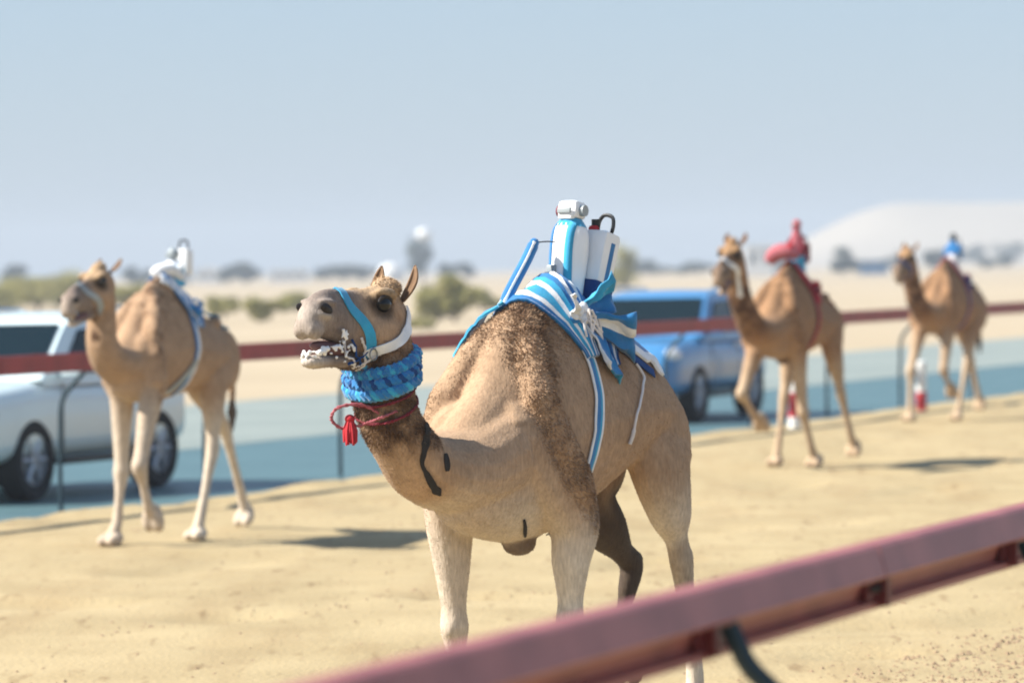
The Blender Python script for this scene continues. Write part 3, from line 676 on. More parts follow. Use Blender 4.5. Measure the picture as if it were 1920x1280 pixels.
# --- front camel -------------------------------------------------
BWC = [M['blue_cloth'], M['white_cloth'], M['cyan_cloth'], M['deep_blue']]
def front_saddle(c):
    bvh = c['bvh']
    g = Gear(c, 'saddle', 'blue and white striped cloth saddle knotted behind the hump of the sharp front camel', 'saddle', (-.15, 0, 1.95))
    pad = lambda u, t: .085 * float(smoothstep(.25, .75, u)) * math.exp(-((t - .45) / .33) ** 2) + .01
    bl = blanket(c, .20, -.22, [0, 1, 2, 2, 1, 2, 0, 1, 0, 1, 0], -.10, R(-62), R(40), pad)
    thicken(g.put(bl, 'blanket', BWC))
    rear = blanket(c, -.20, -.52, [0, 3, 0, 1, 0, 3], -.22, R(-50), R(46), lambda u, t: .05 * (1 - u) * math.exp(-((t - .45) / .33) ** 2) + .012)
    thicken(g.put(rear, 'seat_cloth', BWC))
    # pommel: padded blue rod
    pm = MB(); pp = dense([(.13, -.14, 1.88), (.05, -.12, 2.00), (-.04, -.10, 2.12), (-.10, -.09, 2.205)], 4)
    pm.tube(pp, [.022] * 3 + [.026] * (len(pp) - 4) + [.020], 12); pm.ell(pp[-1], .022); po = g.put(pm, 'pommel', M['blue_cloth'])
    sl = MB(); sl.tube([p + Vector((.016, .012, .004)) for p in pp[1:]], .008, 6); g.put(sl, 'piping', M['white_cloth'], po)
    # straps
    g.put(strap(bvh, [(-.09, .13, 1.84), (-.06, .17, 1.75), (-.066, .215, 1.64), (-.044, .262, 1.50), (.01, .285, 1.34), (.05, .27, 1.2), (.08, .2, 1.02), (.1, .08, .93)], .062, .014, (1, 0, 0, 2, 1)), 'girth_strap', BWC)
    g.put(strap(bvh, [(.20, -.04, 1.93), (.25, -.12, 1.84), (.29, -.19, 1.74), (.31, -.24, 1.62), (.28, -.27, 1.48), (.2, -.28, 1.3)], .07, .045, (1, 1, 0, 2), thick=.012), 'girth_strap', BWC)
    g.put(strap(bvh, [(-.34, .15, 1.84), (-.44, .155, 1.78), (-.54, .16, 1.71), (-.62, .165, 1.65), (-.67, .165, 1.61)], .12, .03, (1, 1, 0, 0), thick=.012), 'tail_strap', BWC)
    dk = strap(bvh, [(-.32, .19, 1.78), (-.46, .215, 1.68), (-.58, .22, 1.60)], .05, .016, (3, 3)); g.put(dk, 'strap_gap_shade', BWC)  # dark strip standing in for the shaded gap beneath the tail strap
    # knot, bow and hanging ends
    kn = MB(); kc = Vector((-.10, .13, 1.86))
    for q in range(7):
        a = q * .9; kn.ell(kc + Vector((.045 * math.cos(a), .02 + .012 * math.sin(q), .045 * math.sin(a))), (.038, .022, .024), Matrix.Rotation(a, 3, 'Y'), 10, 7, (0, 1, 1, 2, 1, 0, 1)[q])
    kn.ell(kc + Vector((0, .04, 0)), (.03, .02, .028), None, 10, 7, 1); g.put(kn, 'knot', BWC)
    bw = MB()
    cloth_piece(bw, kc + Vector((-.02, .03, .0)), (.45, .35, .8), (-.80, .42, -.30), .24, .27, lambda u, v: 1 if .35 < u < .7 else 0, .02)
    cloth_piece(bw, kc + Vector((-.02, .035, -.02)), (.8, .2, .5), (-.30, .42, -.86), .20, .27, lambda u, v: 2 if u < .3 else (1 if u > .75 else 0), .02)
    cloth_piece(bw, kc + Vector((.0, .03, .03)), (.3, .2, .9), (-.8, .25, .40), .17, .20, lambda u, v: 0 if u < .5 else 2, .016)
    cloth_piece(bw, kc + Vector((.02, .03, .02)), (.3, .3, .9), (.75, .25, .3), .11, .13, lambda u, v: 1, .014)
    thicken(g.put(bw, 'bow', BWC), .006)
    lc = MB()
    for q in range(9):
        pts = [kc + Vector((.0, .055, .0)), kc + Vector((random.uniform(-.07, .05), .07, random.uniform(-.02, .05))), kc + Vector((random.uniform(-.1, .06), .075, random.uniform(-.10, -.02)))]
        lc.tube(dense(pts, 4), .0055, 6)
    g.put(lc, 'lacing', M['cord_white'])
    cw = MB(); cp = [bvh.find_nearest(Vector(p))[:2] for p in dense([(-.44, .20, 1.64), (-.46, .215, 1.58), (-.415, .235, 1.54), (-.34, .275, 1.46), (-.298, .288, 1.42), (-.28, .293, 1.36), (-.261, .293, 1.30)], 5)]
    cw.tube([p + n * .012 for p, n in cp], [.006] * (len(cp) - 6) + [.009] * 6, 7); g.put(cw, 'hanging_cord', M['cord_white'])
    return g
def front_robot(c):
    g = Gear(c, 'robot_jockey', 'white robot rider box with blue stripes and black handle on the striped saddle', 'robot jockey', (-.28, 0, 1.98))
    t1 = Matrix.Rotation(R(-10), 3, 'Y'); o = Vector((-.23, -.01, 2.0))
    tr = MB(); pr = [(-.03, .080, .07), (.06, .086, .076), (.16, .092, .082), (.24, .088, .076), (.285, .070, .060), (.31, .045, .04)]
    D = catmull(pr, 3); tr.tube([o + t1 @ Vector((0, 0, z)) for z, a, b in D], [(a, b) for z, a, b in D], 18, upv=(1, 0, 0)); to = g.put(tr, 'torso', M['robot_white'])
    for y, w in ((.045, .034), (-.055, .02)):
        st = MB()
        for i in range(len(D) - 2):
            z, a, b = D[i]; z2, a2, b2 = D[i + 1]
            for sgn in (1,):
                q = lambda zz, aa, bb, yy: o + t1 @ Vector((bb * math.sqrt(max(0, 1 - (yy / aa) ** 2)) + .004, yy, zz))
                k = len(st.V); st.V += [q(z, a, b, min(y + w / 2, a * .97)), q(z, a, b, y - w / 2), q(z2, a2, b2, y - w / 2), q(z2, a2, b2, min(y + w / 2, a2 * .97))]; st.F.append((k, k + 1, k + 2, k + 3)); st.M.append(0)
        thicken(g.put(st, 'jersey_stripe', M['cyan_cloth'] if w > .03 else M['blue_cloth'], to), .004)
    cs = MB(); cs.tube([o + t1 @ Vector((.0, 0, .275)), o + t1 @ Vector((0, 0, .312))], [(.078, .066), (.05, .046)], 16, upv=(1, 0, 0)); g.put(cs, 'collar', M['cyan_cloth'], to)
    hd = MB(); ho = o + t1 @ Vector((.0, 0, .355)); hd.box(ho + Vector((0, 0, -.002)), (.10, .105, .085), 0, t1, .028); hd.box(ho + Vector((.045, 0, -.022)), (.04, .075, .04), 0, t1, .012); he = g.put(hd, 'helmet', M['robot_white'])
    vz = MB(); vz.box(ho + Vector((.066, .0, .0)), (.014, .07, .026), 0, t1, .005); g.put(vz, 'visor', M['grey_plastic'], he)
    for s_ in (-1, 1):
        er = MB(); er.lathe([(0, -.012), (.026, -.012), (.026, .012), (0, .012)], ho + Vector((0, s_ * .06, -.005)), 14, 0, 'Y'); g.put(er, 'ear_cup', M['grey_plastic'] if s_ > 0 else M['maroon_cloth'], he)
    ch = MB(); ch.box(o + t1 @ Vector((.078, -.035, .075)), (.012, .05, .035), 0, t1, .004); g.put(ch, 'chest_buckle', M['grey_plastic'], to)
    # drive case behind
    t2 = Matrix.Rotation(R(-14), 3, 'Y') @ Matrix.Rotation(R(-6), 3, 'X'); o2 = Vector((-.345, .045, 1.96))
    cb = MB(); cb.box(o2 + t2 @ Vector((0, 0, .14)), (.13, .13, .32), 0, t2, .03); co = g.put(cb, 'drive_case', M['robot_white'])
    cs2 = MB(); cs2.box(o2 + t2 @ Vector((0, 0, .02)), (.15, .14, .10), 0, t2, .02); g.put(cs2, 'case_cradle', M['deep_blue'])
    rs = MB(); rs.box(o2 + t2 @ Vector((-.066, .03, .12)), (.006, .03, .22), 0, t2); rs.box(o2 + t2 @ Vector((.0, .064, .13)), (.03, .006, .24), 0, t2); g.put(rs, 'case_stripe', M['blue_cloth'], co)
    hn = MB(); hn.tube(dense([o2 + t2 @ Vector(p) for p in ((.0, -.03, .28), (.0, -.035, .34), (.0, -.015, .375), (.0, .03, .37), (.0, .045, .33), (.0, .04, .28))], 4), .009, 8); g.put(hn, 'handle', M['black_rubber'])
    rb = MB(); rb.lathe([(.0, 0), (.024, 0), (.024, .035), (.018, .045), (0, .045)], o2 + t2 @ Vector((.02, -.035, .275)), 14); g.put(rb, 'red_switch', M['red_cloth'], co)
    bk = MB(); bk.lathe([(.0, 0), (.02, 0), (.02, .03), (0, .03)], o2 + t2 @ Vector((.02, -.035, .32)), 12); g.put(bk, 'black_cap', M['black_rubber'], co)
    an = MB(); an.tube(dense([(-.10, -.09, 2.205), (-.16, -.06, 2.21), (-.20, -.03, 2.205)], 3), .003, 5); g.put(an, 'cable', M['black_rubber'])
def head_pts(c, pts): return [c['Mh'] @ Vector(p) for p in pts]
def halter(c, col_, name, label, full=False, off=.010, w=.046):
    bvh, Mh = c['bvh'], c['Mh']
    g = Gear(c, 'halter', label, 'halter', Mh @ Vector((.1, 0, 0)))
    def ring(x_top, x_bot, q0, q1, n=30):
        out = []
        for i in range(n + 1):
            q = q0 + (q1 - q0) * i / n; d = Vector((0, math.cos(q), math.sin(q))); x = x_bot + (x_top - x_bot) * (math.sin(q) * .5 + .5)
            o = Mh @ Vector((x, 0, -.03)); dd = (Mh.to_3x3() @ d).normalized()
            h = bvh.ray_cast(o + dd * .4, -dd, .4); out.append(h[0] if h[0] else o + dd * .07)
        return out
    g.put(strap(bvh, ring(.285, .13, R(-80), R(260)), w, off, (0, 0), 1), 'noseband', [M[col_]])
    if full:
        ck = [(.150, .06, -.16), (.11, .10, -.13), (.06, .115, -.105), (.01, .11, -.07), (-.04, .09, -.02), (-.07, .05, .05)]
        g.put(strap(bvh, head_pts(c, ck), .045, .012, (0, 0, 0), 5), 'cheek_strap', [M['white_cloth']])
        g.put(strap(bvh, head_pts(c, [(x, -y, z) for x, y, z in ck]), .045, .012, (0, 0, 0), 5), 'cheek_strap', [M['white_cloth']])
        for q, pts in enumerate(([(.20, .07, -.10), (.17, .075, -.15), (.15, .065, -.20), (.16, .02, -.235)], [(.24, .07, -.12), (.20, .07, -.165), (.17, .06, -.21)], [(.28, .065, -.14), (.22, .065, -.19), (.19, .04, -.23)], [(.14, .09, -.13), (.19, .07, -.18), (.24, .05, -.21)], [(.11, .10, -.16), (.16, .075, -.205), (.20, .04, -.23)])):
            m_ = MB(); P_ = [bvh.find_nearest(p)[:2] for p in dense(head_pts(c, pts), 5)]; rope(m_, [p + n * .006 for p, n in P_], .0065, 2, 5); g.put(m_, 'muzzle_cord', M['cord_white'] if q % 2 == 0 else M['deep_blue'])
        rg = MB(); cc = Mh @ Vector((.145, .085, -.155)); X = Mh.to_3x3() @ Vector((1, 0, 0)); Z = Mh.to_3x3() @ Vector((0, 0, 1))
        rg.tube([cc + X * (.022 * math.cos(q)) + Z * (.022 * math.sin(q)) for q in np.linspace(0, 2 * math.pi, 15)], .004, 6); g.put(rg, 'ring', M['steel'])
    return g
def front_head(c):
    bvh, Mh = c['bvh'], c['Mh']
    halter(c, 'cyan_cloth', 'halter', 'blue noseband halter with white cheek strap on the sharp front camel', True)
    # foam, a part of the camel
    fm = MB(); rs = random.Random(3)
    def blob(p, r): fm.ell(Mh @ Vector(p), (r, r * rs.uniform(.6, 1), r * rs.uniform(.6, .9)), None, 8, 6)
    for i in range(34):
        u = rs.random(); blob((.30 + .14 * u, .052 + .012 * rs.random() - .012 * u, -.155 - .05 * u * .6 + rs.uniform(-.012, .016)), rs.uniform(.005, .013))
    for i in range(24):
        q = rs.uniform(-1, 1); blob((.445 - .05 * q * q, .05 * q, -.190 + rs.uniform(-.016, .010)), rs.uniform(.005, .011))
    for i in range(24): blob((.20 + .13 * rs.random(), .060 - .02 * rs.random(), -.12 - .09 * rs.random()), rs.uniform(.004, .012))
    for i in range(10): blob((.30 + rs.uniform(-.02, .02), .064, -.095 + rs.uniform(-.02, .02)), rs.uniform(.006, .012))
    fo = tag(fm.build('foam', M['foam'], c['root'], fix=False), kind='stuff')
    rmf = fo.modifiers.new('r', 'REMESH'); rmf.mode = 'VOXEL'; rmf.voxel_size = .004; rmf.use_smooth_shade = True
    smf = fo.modifiers.new('s', 'SMOOTH'); smf.factor = .6; smf.iterations = 5
    # black painted marks on neck and chest
    for pts, w in (([(1.006, .08, 1.44), (1.035, .09, 1.40), (1.047, .098, 1.35), (1.047, .08, 1.275), (1.01, .081, 1.22), (.96, .08, 1.165), (.914, .08, 1.13)], .040), ([(.937, .125, 1.31), (.936, .132, 1.235)], .030), ([(.40, .16, 1.0), (.347, .125, .957), (.30, .10, .915)], .018)):
        wf = (lambda t: (.35 + .75 * abs(math.sin(t * 4.2 + .9)) * (1 - .3 * t)) * (1 + .45 * noise.noise(Vector((t * 14, 2, 0)))) * min(1, .3 + 8 * t, .3 + 8 * (1 - t))) if w > .035 else (lambda t: .5 + .5 * math.sin(math.pi * t))
        strap(bvh, pts, w, .0075, (0, 0, 0), 8, .004, wf).build('brand_mark', M['brand'], c['root'])
    # braided blue collar
    g = Gear(c, 'neck_collar', 'thick braided blue rope collar round the throat of the sharp front camel', 'collar', COL_C)
    m_ = MB(); ax = Vector(COL_AX).normalized()
    for k in range(3):
        pts = ring_pts(bvh, Vector(COL_C) + ax * (.038 * (k - 1)), COL_AX, 90, .012); rope(m_, pts, .028, 3, 15 + 2 * k, (0, 0, 2) if k == 1 else (0, 1, 0), .62)
    g.put(m_, 'braid', [M['blue_cloth'], M['cyan_cloth'], M['deep_blue']])
    # red cord and tassel
    g = Gear(c, 'tassel_necklace', 'red cord with a bright red tassel hanging under the blue collar', 'necklace', Vector(COL_C) - Vector((0, 0, .16)))
    for dz, tw in ((-.10, .10), (-.18, .2)):
        m_ = MB(); rope(m_, ring_pts(bvh, Vector(COL_C) + Vector((.03, 0, dz)), Vector(COL_AX) + Vector((tw, 0, 0)), 50, .008), .0075, 2, 30); g.put(m_, 'cord_loop', M['maroon_cloth'])
    tp = Vector((1.30, -.11, 1.47))
    m_ = MB(); L1 = dense([tuple(bvh.find_nearest(Vector((1.20, -.02, 1.50)))[0]), (1.27, -.07, 1.53), (1.34, -.14, 1.52), (1.35, -.17, 1.47), (1.31, -.14, 1.43), tuple(tp)], 5); rope(m_, L1, .008, 2, 8); g.put(m_, 'cord_loop', M['pink_cloth'])
    m_ = MB(); L1 = dense([tuple(bvh.find_nearest(Vector((1.18, .05, 1.50)))[0]), (1.24, .0, 1.47), (1.27, -.05, 1.45), (1.28, -.09, 1.44), tuple(tp)], 5); rope(m_, L1, .007, 2, 8); g.put(m_, 'cord_loop', M['pink_cloth'])
    m_ = MB(); m_.ell(tp, (.022, .022, .02))
    for q in range(26):
        a = q * 2.4; r_ = .026 * math.sqrt(q / 26); m_.tube([tp + Vector((r_ * .4 * math.cos(a), r_ * .4 * math.sin(a), -.005)), tp + Vector((r_ * 1.1 * math.cos(a), r_ * 1.1 * math.sin(a), -.05)), tp + Vector((r_ * 1.2 * math.cos(a), r_ * 1.2 * math.sin(a), -.10 - .012 * math.sin(q * 3)))], [.008, .009, .004], 6)
    g.put(m_, 'tassel', M['red_cloth'])
COL_C = (1.12, -.065, 1.665); COL_AX = (.42, .0, 1)
front_saddle(c1); front_robot(c1); front_head(c1)

# --- the other three camels --------------------------------------
def far_gear(c, who, cols, pal, rob, extra=None):
    bvh = c['bvh']; A = [M[k] for k in pal]
    g = Gear(c, 'saddle', who[0], 'saddle', (-.15, 0, 1.95))
    bl = blanket(c, .02, -.50, cols, -.18, R(-55), R(52), lambda u, t: .03 * math.exp(-((t - .5) / .3) ** 2) + .012, sub=2, nseg=18); thicken(g.put(bl, 'blanket', A))
    g.put(strap(bvh, [(-.12, .18, 1.72), (-.10, .24, 1.58), (-.06, .29, 1.38), (-.02, .28, 1.2), (.05, .18, 1.0)], .06, .016, (0, 1)), 'girth_strap', A)
    g.put(strap(bvh, [(-.12, -.18, 1.72), (-.10, -.24, 1.58), (-.06, -.29, 1.38), (-.02, -.28, 1.2)], .06, .016, (0, 1)), 'girth_strap', A)
    g.put(strap(bvh, [(-.45, .08, 1.80), (-.62, .10, 1.69), (-.80, .11, 1.57)], .08, .03, (0, 0)), 'tail_strap', A)
    g.put(strap(bvh, [(-.45, -.08, 1.80), (-.62, -.10, 1.69), (-.80, -.11, 1.57)], .08, .03, (0, 0)), 'tail_strap', A)
    kn = MB()
    for q in range(5): kn.ell((-.17 + .03 * math.cos(q * 1.3), .20 + .01 * q % 2, 1.76 + .04 * math.sin(q * 1.3)), (.045, .03, .035), None, 8, 6, q % 2)
    g.put(kn, 'knot', A)
    if extra: extra(g, c)
    r = Gear(c, 'robot_jockey', who[1], 'robot jockey', (-.2, 0, 1.98))
    o = Vector((rob['x'], rob.get('y', 0), 1.98)); t1 = Matrix.Rotation(R(rob.get('lean', -8)), 3, 'Y') @ Matrix.Rotation(R(rob.get('roll', 0)), 3, 'X'); h = rob['h']
    tr = MB(); D = catmull([(-.04, .065, .06), (.06 * h, .07, .065), (.5 * h, .068, .062), (.8 * h, .056, .05), (h, .036, .032)], 3)
    tr.tube([o + t1 @ Vector((0, 0, z)) for z, a, b in D], [(a, b) for z, a, b in D], 16, upv=(1, 0, 0)); to = r.put(tr, 'torso', M[rob['body']])
    ho = o + t1 @ Vector((0, 0, h + .045)); hd = MB(); hd.ell(ho, (.048, .046, .048)); hd.box(ho + Vector((.04, 0, -.015)), (.04, .07, .04), 0, t1, .01); he = r.put(hd, 'helmet', M[rob['head']])
    vz = MB(); vz.box(ho + Vector((.058, 0, .004)), (.012, .06, .022), 0, t1, .004); r.put(vz, 'visor', M['grey_plastic'], he)
    sk = MB(); sk.tube([o + t1 @ Vector((0, 0, -.06)), o + t1 @ Vector((0, 0, .09))], [(.095, .09), (.082, .078)], 16, upv=(1, 0, 0)); r.put(sk, 'skirt', M[rob['skirt']], to)
    for s_ in (-1, 1):
        am = MB(); am.tube(dense([o + t1 @ Vector((0, s_ * .06, h * .75)), o + t1 @ Vector((.05, s_ * .085, h * .5)), o + t1 @ Vector((.10, s_ * .06, h * .28))], 4), [.02] * 9, 8); r.put(am, 'arm', M[rob['arm']])
    cb = MB(); cb.box(o + Vector((-.16, 0, .05)) + t1 @ Vector((0, 0, .07)), (.12, .12, .2), 0, t1, .025); r.put(cb, 'drive_case', M[rob['case']])
    hn = MB(); b0 = o + Vector((-.16, 0, .05)); hn.tube(dense([b0 + t1 @ Vector(p) for p in ((0, -.04, .17), (0, -.03, .23), (0, .03, .23), (0, .04, .17))], 4), .008, 6); r.put(hn, 'handle', M['black_rubber'])
def pale_extra(g, c):
    # loose white cloth over the hump's rear
    m_ = strap(c['bvh'], [(.06, .03, 1.98), (-.06, .10, 1.92), (-.14, .16, 1.80), (-.17, .20, 1.70)], .13, .035, (1, 1, 1), thick=.012); g.put(m_, 'white_cloth_flap', [M['blue_cloth'], M['white_cloth']])
    d = MB(); d.tube(dense([(.03, -.04, 2.0), (-.02, .0, 2.04), (-.10, .05, 2.04), (-.2, .08, 1.98)], 4), [.04, .045, .05, .05, .05, .05, .05, .05, .045, .04, .04, .035, .035], 10); g.put(d, 'pad', M['white_cloth'])
    g.put(strap(c['bvh'], [(-.06, .29, 1.36), (.06, .28, 1.22), (.16, .24, 1.12), (.26, .2, 1.02)], .05, .02, (0, 0)), 'loose_strap', [M['grey_plastic']])
def red_extra(g, c):
    d = MB(); pts = dense([(.06, -.20, 2.02), (.05, -.12, 2.10), (.04, 0, 2.12), (.02, .10, 2.06)], 4); d.tube(pts, [.05, .06, .07, .075, .078, .08, .08, .08, .078, .07, .06, .05, .04], 12); g.put(d, 'pink_pad', M['pink_cloth'])
    e = MB(); e.ell((.03, .02, 2.13), (.075, .06, .075)); g.put(e, 'red_bundle', M['red_cloth'])
far_gear(c2, ('blue saddle cloth with white wrap on the pale fawn camel', 'white and pale blue robot rider with dark head on the pale fawn camel'), [0, 1, 0, 0, 0], ('blue_cloth', 'white_cloth'),
         dict(x=-.20, h=.14, lean=-4, body='robot_white', head='grey_plastic', skirt='cyan_cloth', arm='robot_white', case='robot_white'), pale_extra)
far_gear(c3, ('red and maroon saddle cloth with padded roll on the dark brown camel', 'tall pink and red robot rider with pale blue skirt on the dark brown camel'), [1, 0, 1, 0, 1], ('maroon_cloth', 'red_cloth'),
         dict(x=-.18, h=.36, lean=-3, body='pink_cloth', head='red_cloth', skirt='cyan_cloth', arm='maroon_cloth', case='maroon_cloth'), red_extra)
far_gear(c4, ('dark blue and pink saddle cloth on the brown camel with the blue rider', 'small deep blue robot rider with dark head on the camel beside the bollard'), [1, 0, 0, 0], ('deep_blue', 'pink_cloth'),
         dict(x=-.20, h=.27, lean=-6, body='blue_cloth', head='black_rubber', skirt='robot_white', arm='blue_cloth', case='blue_cloth'))
halter(c2, 'grey_plastic', 'halter', 'grey halter noseband on the pale fawn camel')
halter(c3, 'white_cloth', 'halter', 'white halter noseband on the dark brown camel with the red saddle')
halter(c4, 'deep_blue', 'halter', 'dark halter noseband on the brown camel with the blue rider')

# ------------------------------------------------------------------ running rails
RAIL_PROF = [(-.05, 0), (.012, 0), (.024, -.008), (.046, -.080), (.040, -.087), (-.004, -.091), (-.022, -.142), (.010, -.151), (.010, -.168), (-.05, -.168)]
def rail_line(name, label, P0, P1, outdir, splices, posts, m_rail, m_post, reach=.38, group=None, ztop=1.40):
    """P0,P1 ground points under the rail's front face line; outdir: side on which the posts stand"""
    root = empty(name, P0); tag(root, label, 'rail', group)
    d = (P1 - P0); Ltot = d.length; d.normalize(); o = outdir
    cuts = [0] + list(splices) + [Ltot]
    for a, b in zip(cuts[:-1], cuts[1:]):
        mb = MB(); mb.prism([(u, v) for u, v in RAIL_PROF], b - a - .012, 0, d * a + Vector((0, 0, ztop)), o, (0, 0, 1), d)
        ob = mb.build('rail_section', m_rail, root, smooth=False)
    for s_ in splices:
        mb = MB(); mb.box(d * s_ + o * -.002 + Vector((0, 0, ztop - .116)), (.13, .018, .05), 0, Matrix((d, o, Vector((0, 0, 1)))).transposed())
        mb.box(d * (s_ + .055) + o * .012 + Vector((0, 0, ztop - .126)), (.04, .045, .075), 0, Matrix((d, o, Vector((0, 0, 1)))).transposed())
        sp = mb.build('splice_plate', M['rail_red'], root)
        for q in (-.03, .03):
            b_ = MB(); b_.ell(d * (s_ + q) + o * .010 + Vector((0, 0, ztop - .114)), .013, nu=8, nv=5); b_.build('bolt', M['black_rubber'], sp)
    for s_ in posts:
        rot = Matrix((d, o, Vector((0, 0, 1)))).transposed()
        mb = MB(); mb.box(d * s_ + o * -.004 + Vector((0, 0, ztop - .117)), (.24, .014, .05), 0, rot)
        mb.box(d * (s_ - .06) + o * .012 + Vector((0, 0, ztop - .124)), (.02, .045, .072), 0, rot)
        br = mb.build('bracket', M['rail_red'], root)
        sb = MB(); sb.box(d * (s_ - .01) + o * .012 + Vector((0, 0, ztop - .118)), (.034, .02, .056), 0, rot, .003); sb.build('clamp_bar', M['steel'], br)
        pt = MB(); base = d * s_
        pth = catmull([(.03, ztop - .095), (.05, ztop - .14), (.085, ztop - .20), (.19, ztop - .30), (.30, ztop - .46), (reach - .01, ztop - .75), (reach, ztop - 1.0), (reach, -.1)], 4)
        pt.tube([base + d * .05 + o * u + Vector((0, 0, z)) for u, z in pth], [(.024, .017)] * len(pth), 10, upv=tuple(d))
        pt.build('post', m_post, root)
    return root
pA, pB = TR(-9.5, 0), TR(75, 0)
rail_line('running_rail', 'dark red rail on thin bent posts along the road, behind the camels', pA, pB, B, [9.5 + q for q in (-6.3, 0.2, 6.8, 13.5, 20.2, 26.9, 33.6)],
          [9.5 + q for q in (-8.0, -4.55, -1.5, 1.77, 5.1, 8.5, 11.8, 15.1, 18.46, 21.97, 25.74, 29.3, 33, 37, 41)], M['rail_far'], M['post'], .33)
n0 = Vector((-.356, 8.125, 0)); n1 = Vector((1.516, 13.493, 0)); nd = (n1 - n0).normalized()
q0 = n0 - nd * 2.2; nout = Vector((nd.y, -nd.x, 0))
def srail(px_x):     # distance along the near rail where the view column crosses it (survey helper for the photo's joints)
    k = px_x; t = (k * q0.y - q0.x) / (nd.x - k * nd.y); return t
sp_near = [srail((x - 960) / 8500) for x in (1625,)]; po_near = [srail((x - 960) / 8500) for x in (1322, 1888)]
pitch_ = po_near[1] - po_near[0]
rail_line('running_rail', 'faded pinkish red rail with ribbed face close beside the sharp front camel', q0, q0 + nd * 13, nout, sp_near + [sp_near[0] + pitch_ * 2],
          [po_near[0] - pitch_] + po_near + [po_near[1] + pitch_, po_near[1] + 2 * pitch_], M['rail_near'], M['post'], .36, ztop=1.36)

# ------------------------------------------------------------------ bollards
def bollard(x, y, bands, h, label):
    root = empty('bollard', (x, y, 0)); tag(root, label, 'bollard', 'bollards at the edge of the sand track')
    z = -.05; r = .075
    for i, (f, m_) in enumerate(bands):
        z2 = z + f * (h + .05); mb = MB(); top = i == len(bands) - 1
        if top: mb.lathe([(0, z), (r, z), (r, z2 - .06), (r * .92, z2 - .025), (r * .6, z2 - .004), (0, z2)], n=20)
        else: mb.lathe([(0, z), (r, z), (r, z2), (0, z2)], n=20)
        mb.build('white_band' if m_ == 'white_bollard' else 'red_band', M[m_], root); z = z2
bollard(5.654, 62.76, [(.42, 'red_bollard'), (.58, 'white_bollard')], .70, 'short bollard, red below and white above, by the brown camel with the blue rider')
bollard(3.537, 57.03, [(.24, 'white_bollard'), (.38, 'red_bollard'), (.38, 'white_bollard')], .76, 'bollard banded white, red and white behind the legs of the red-saddled camel')

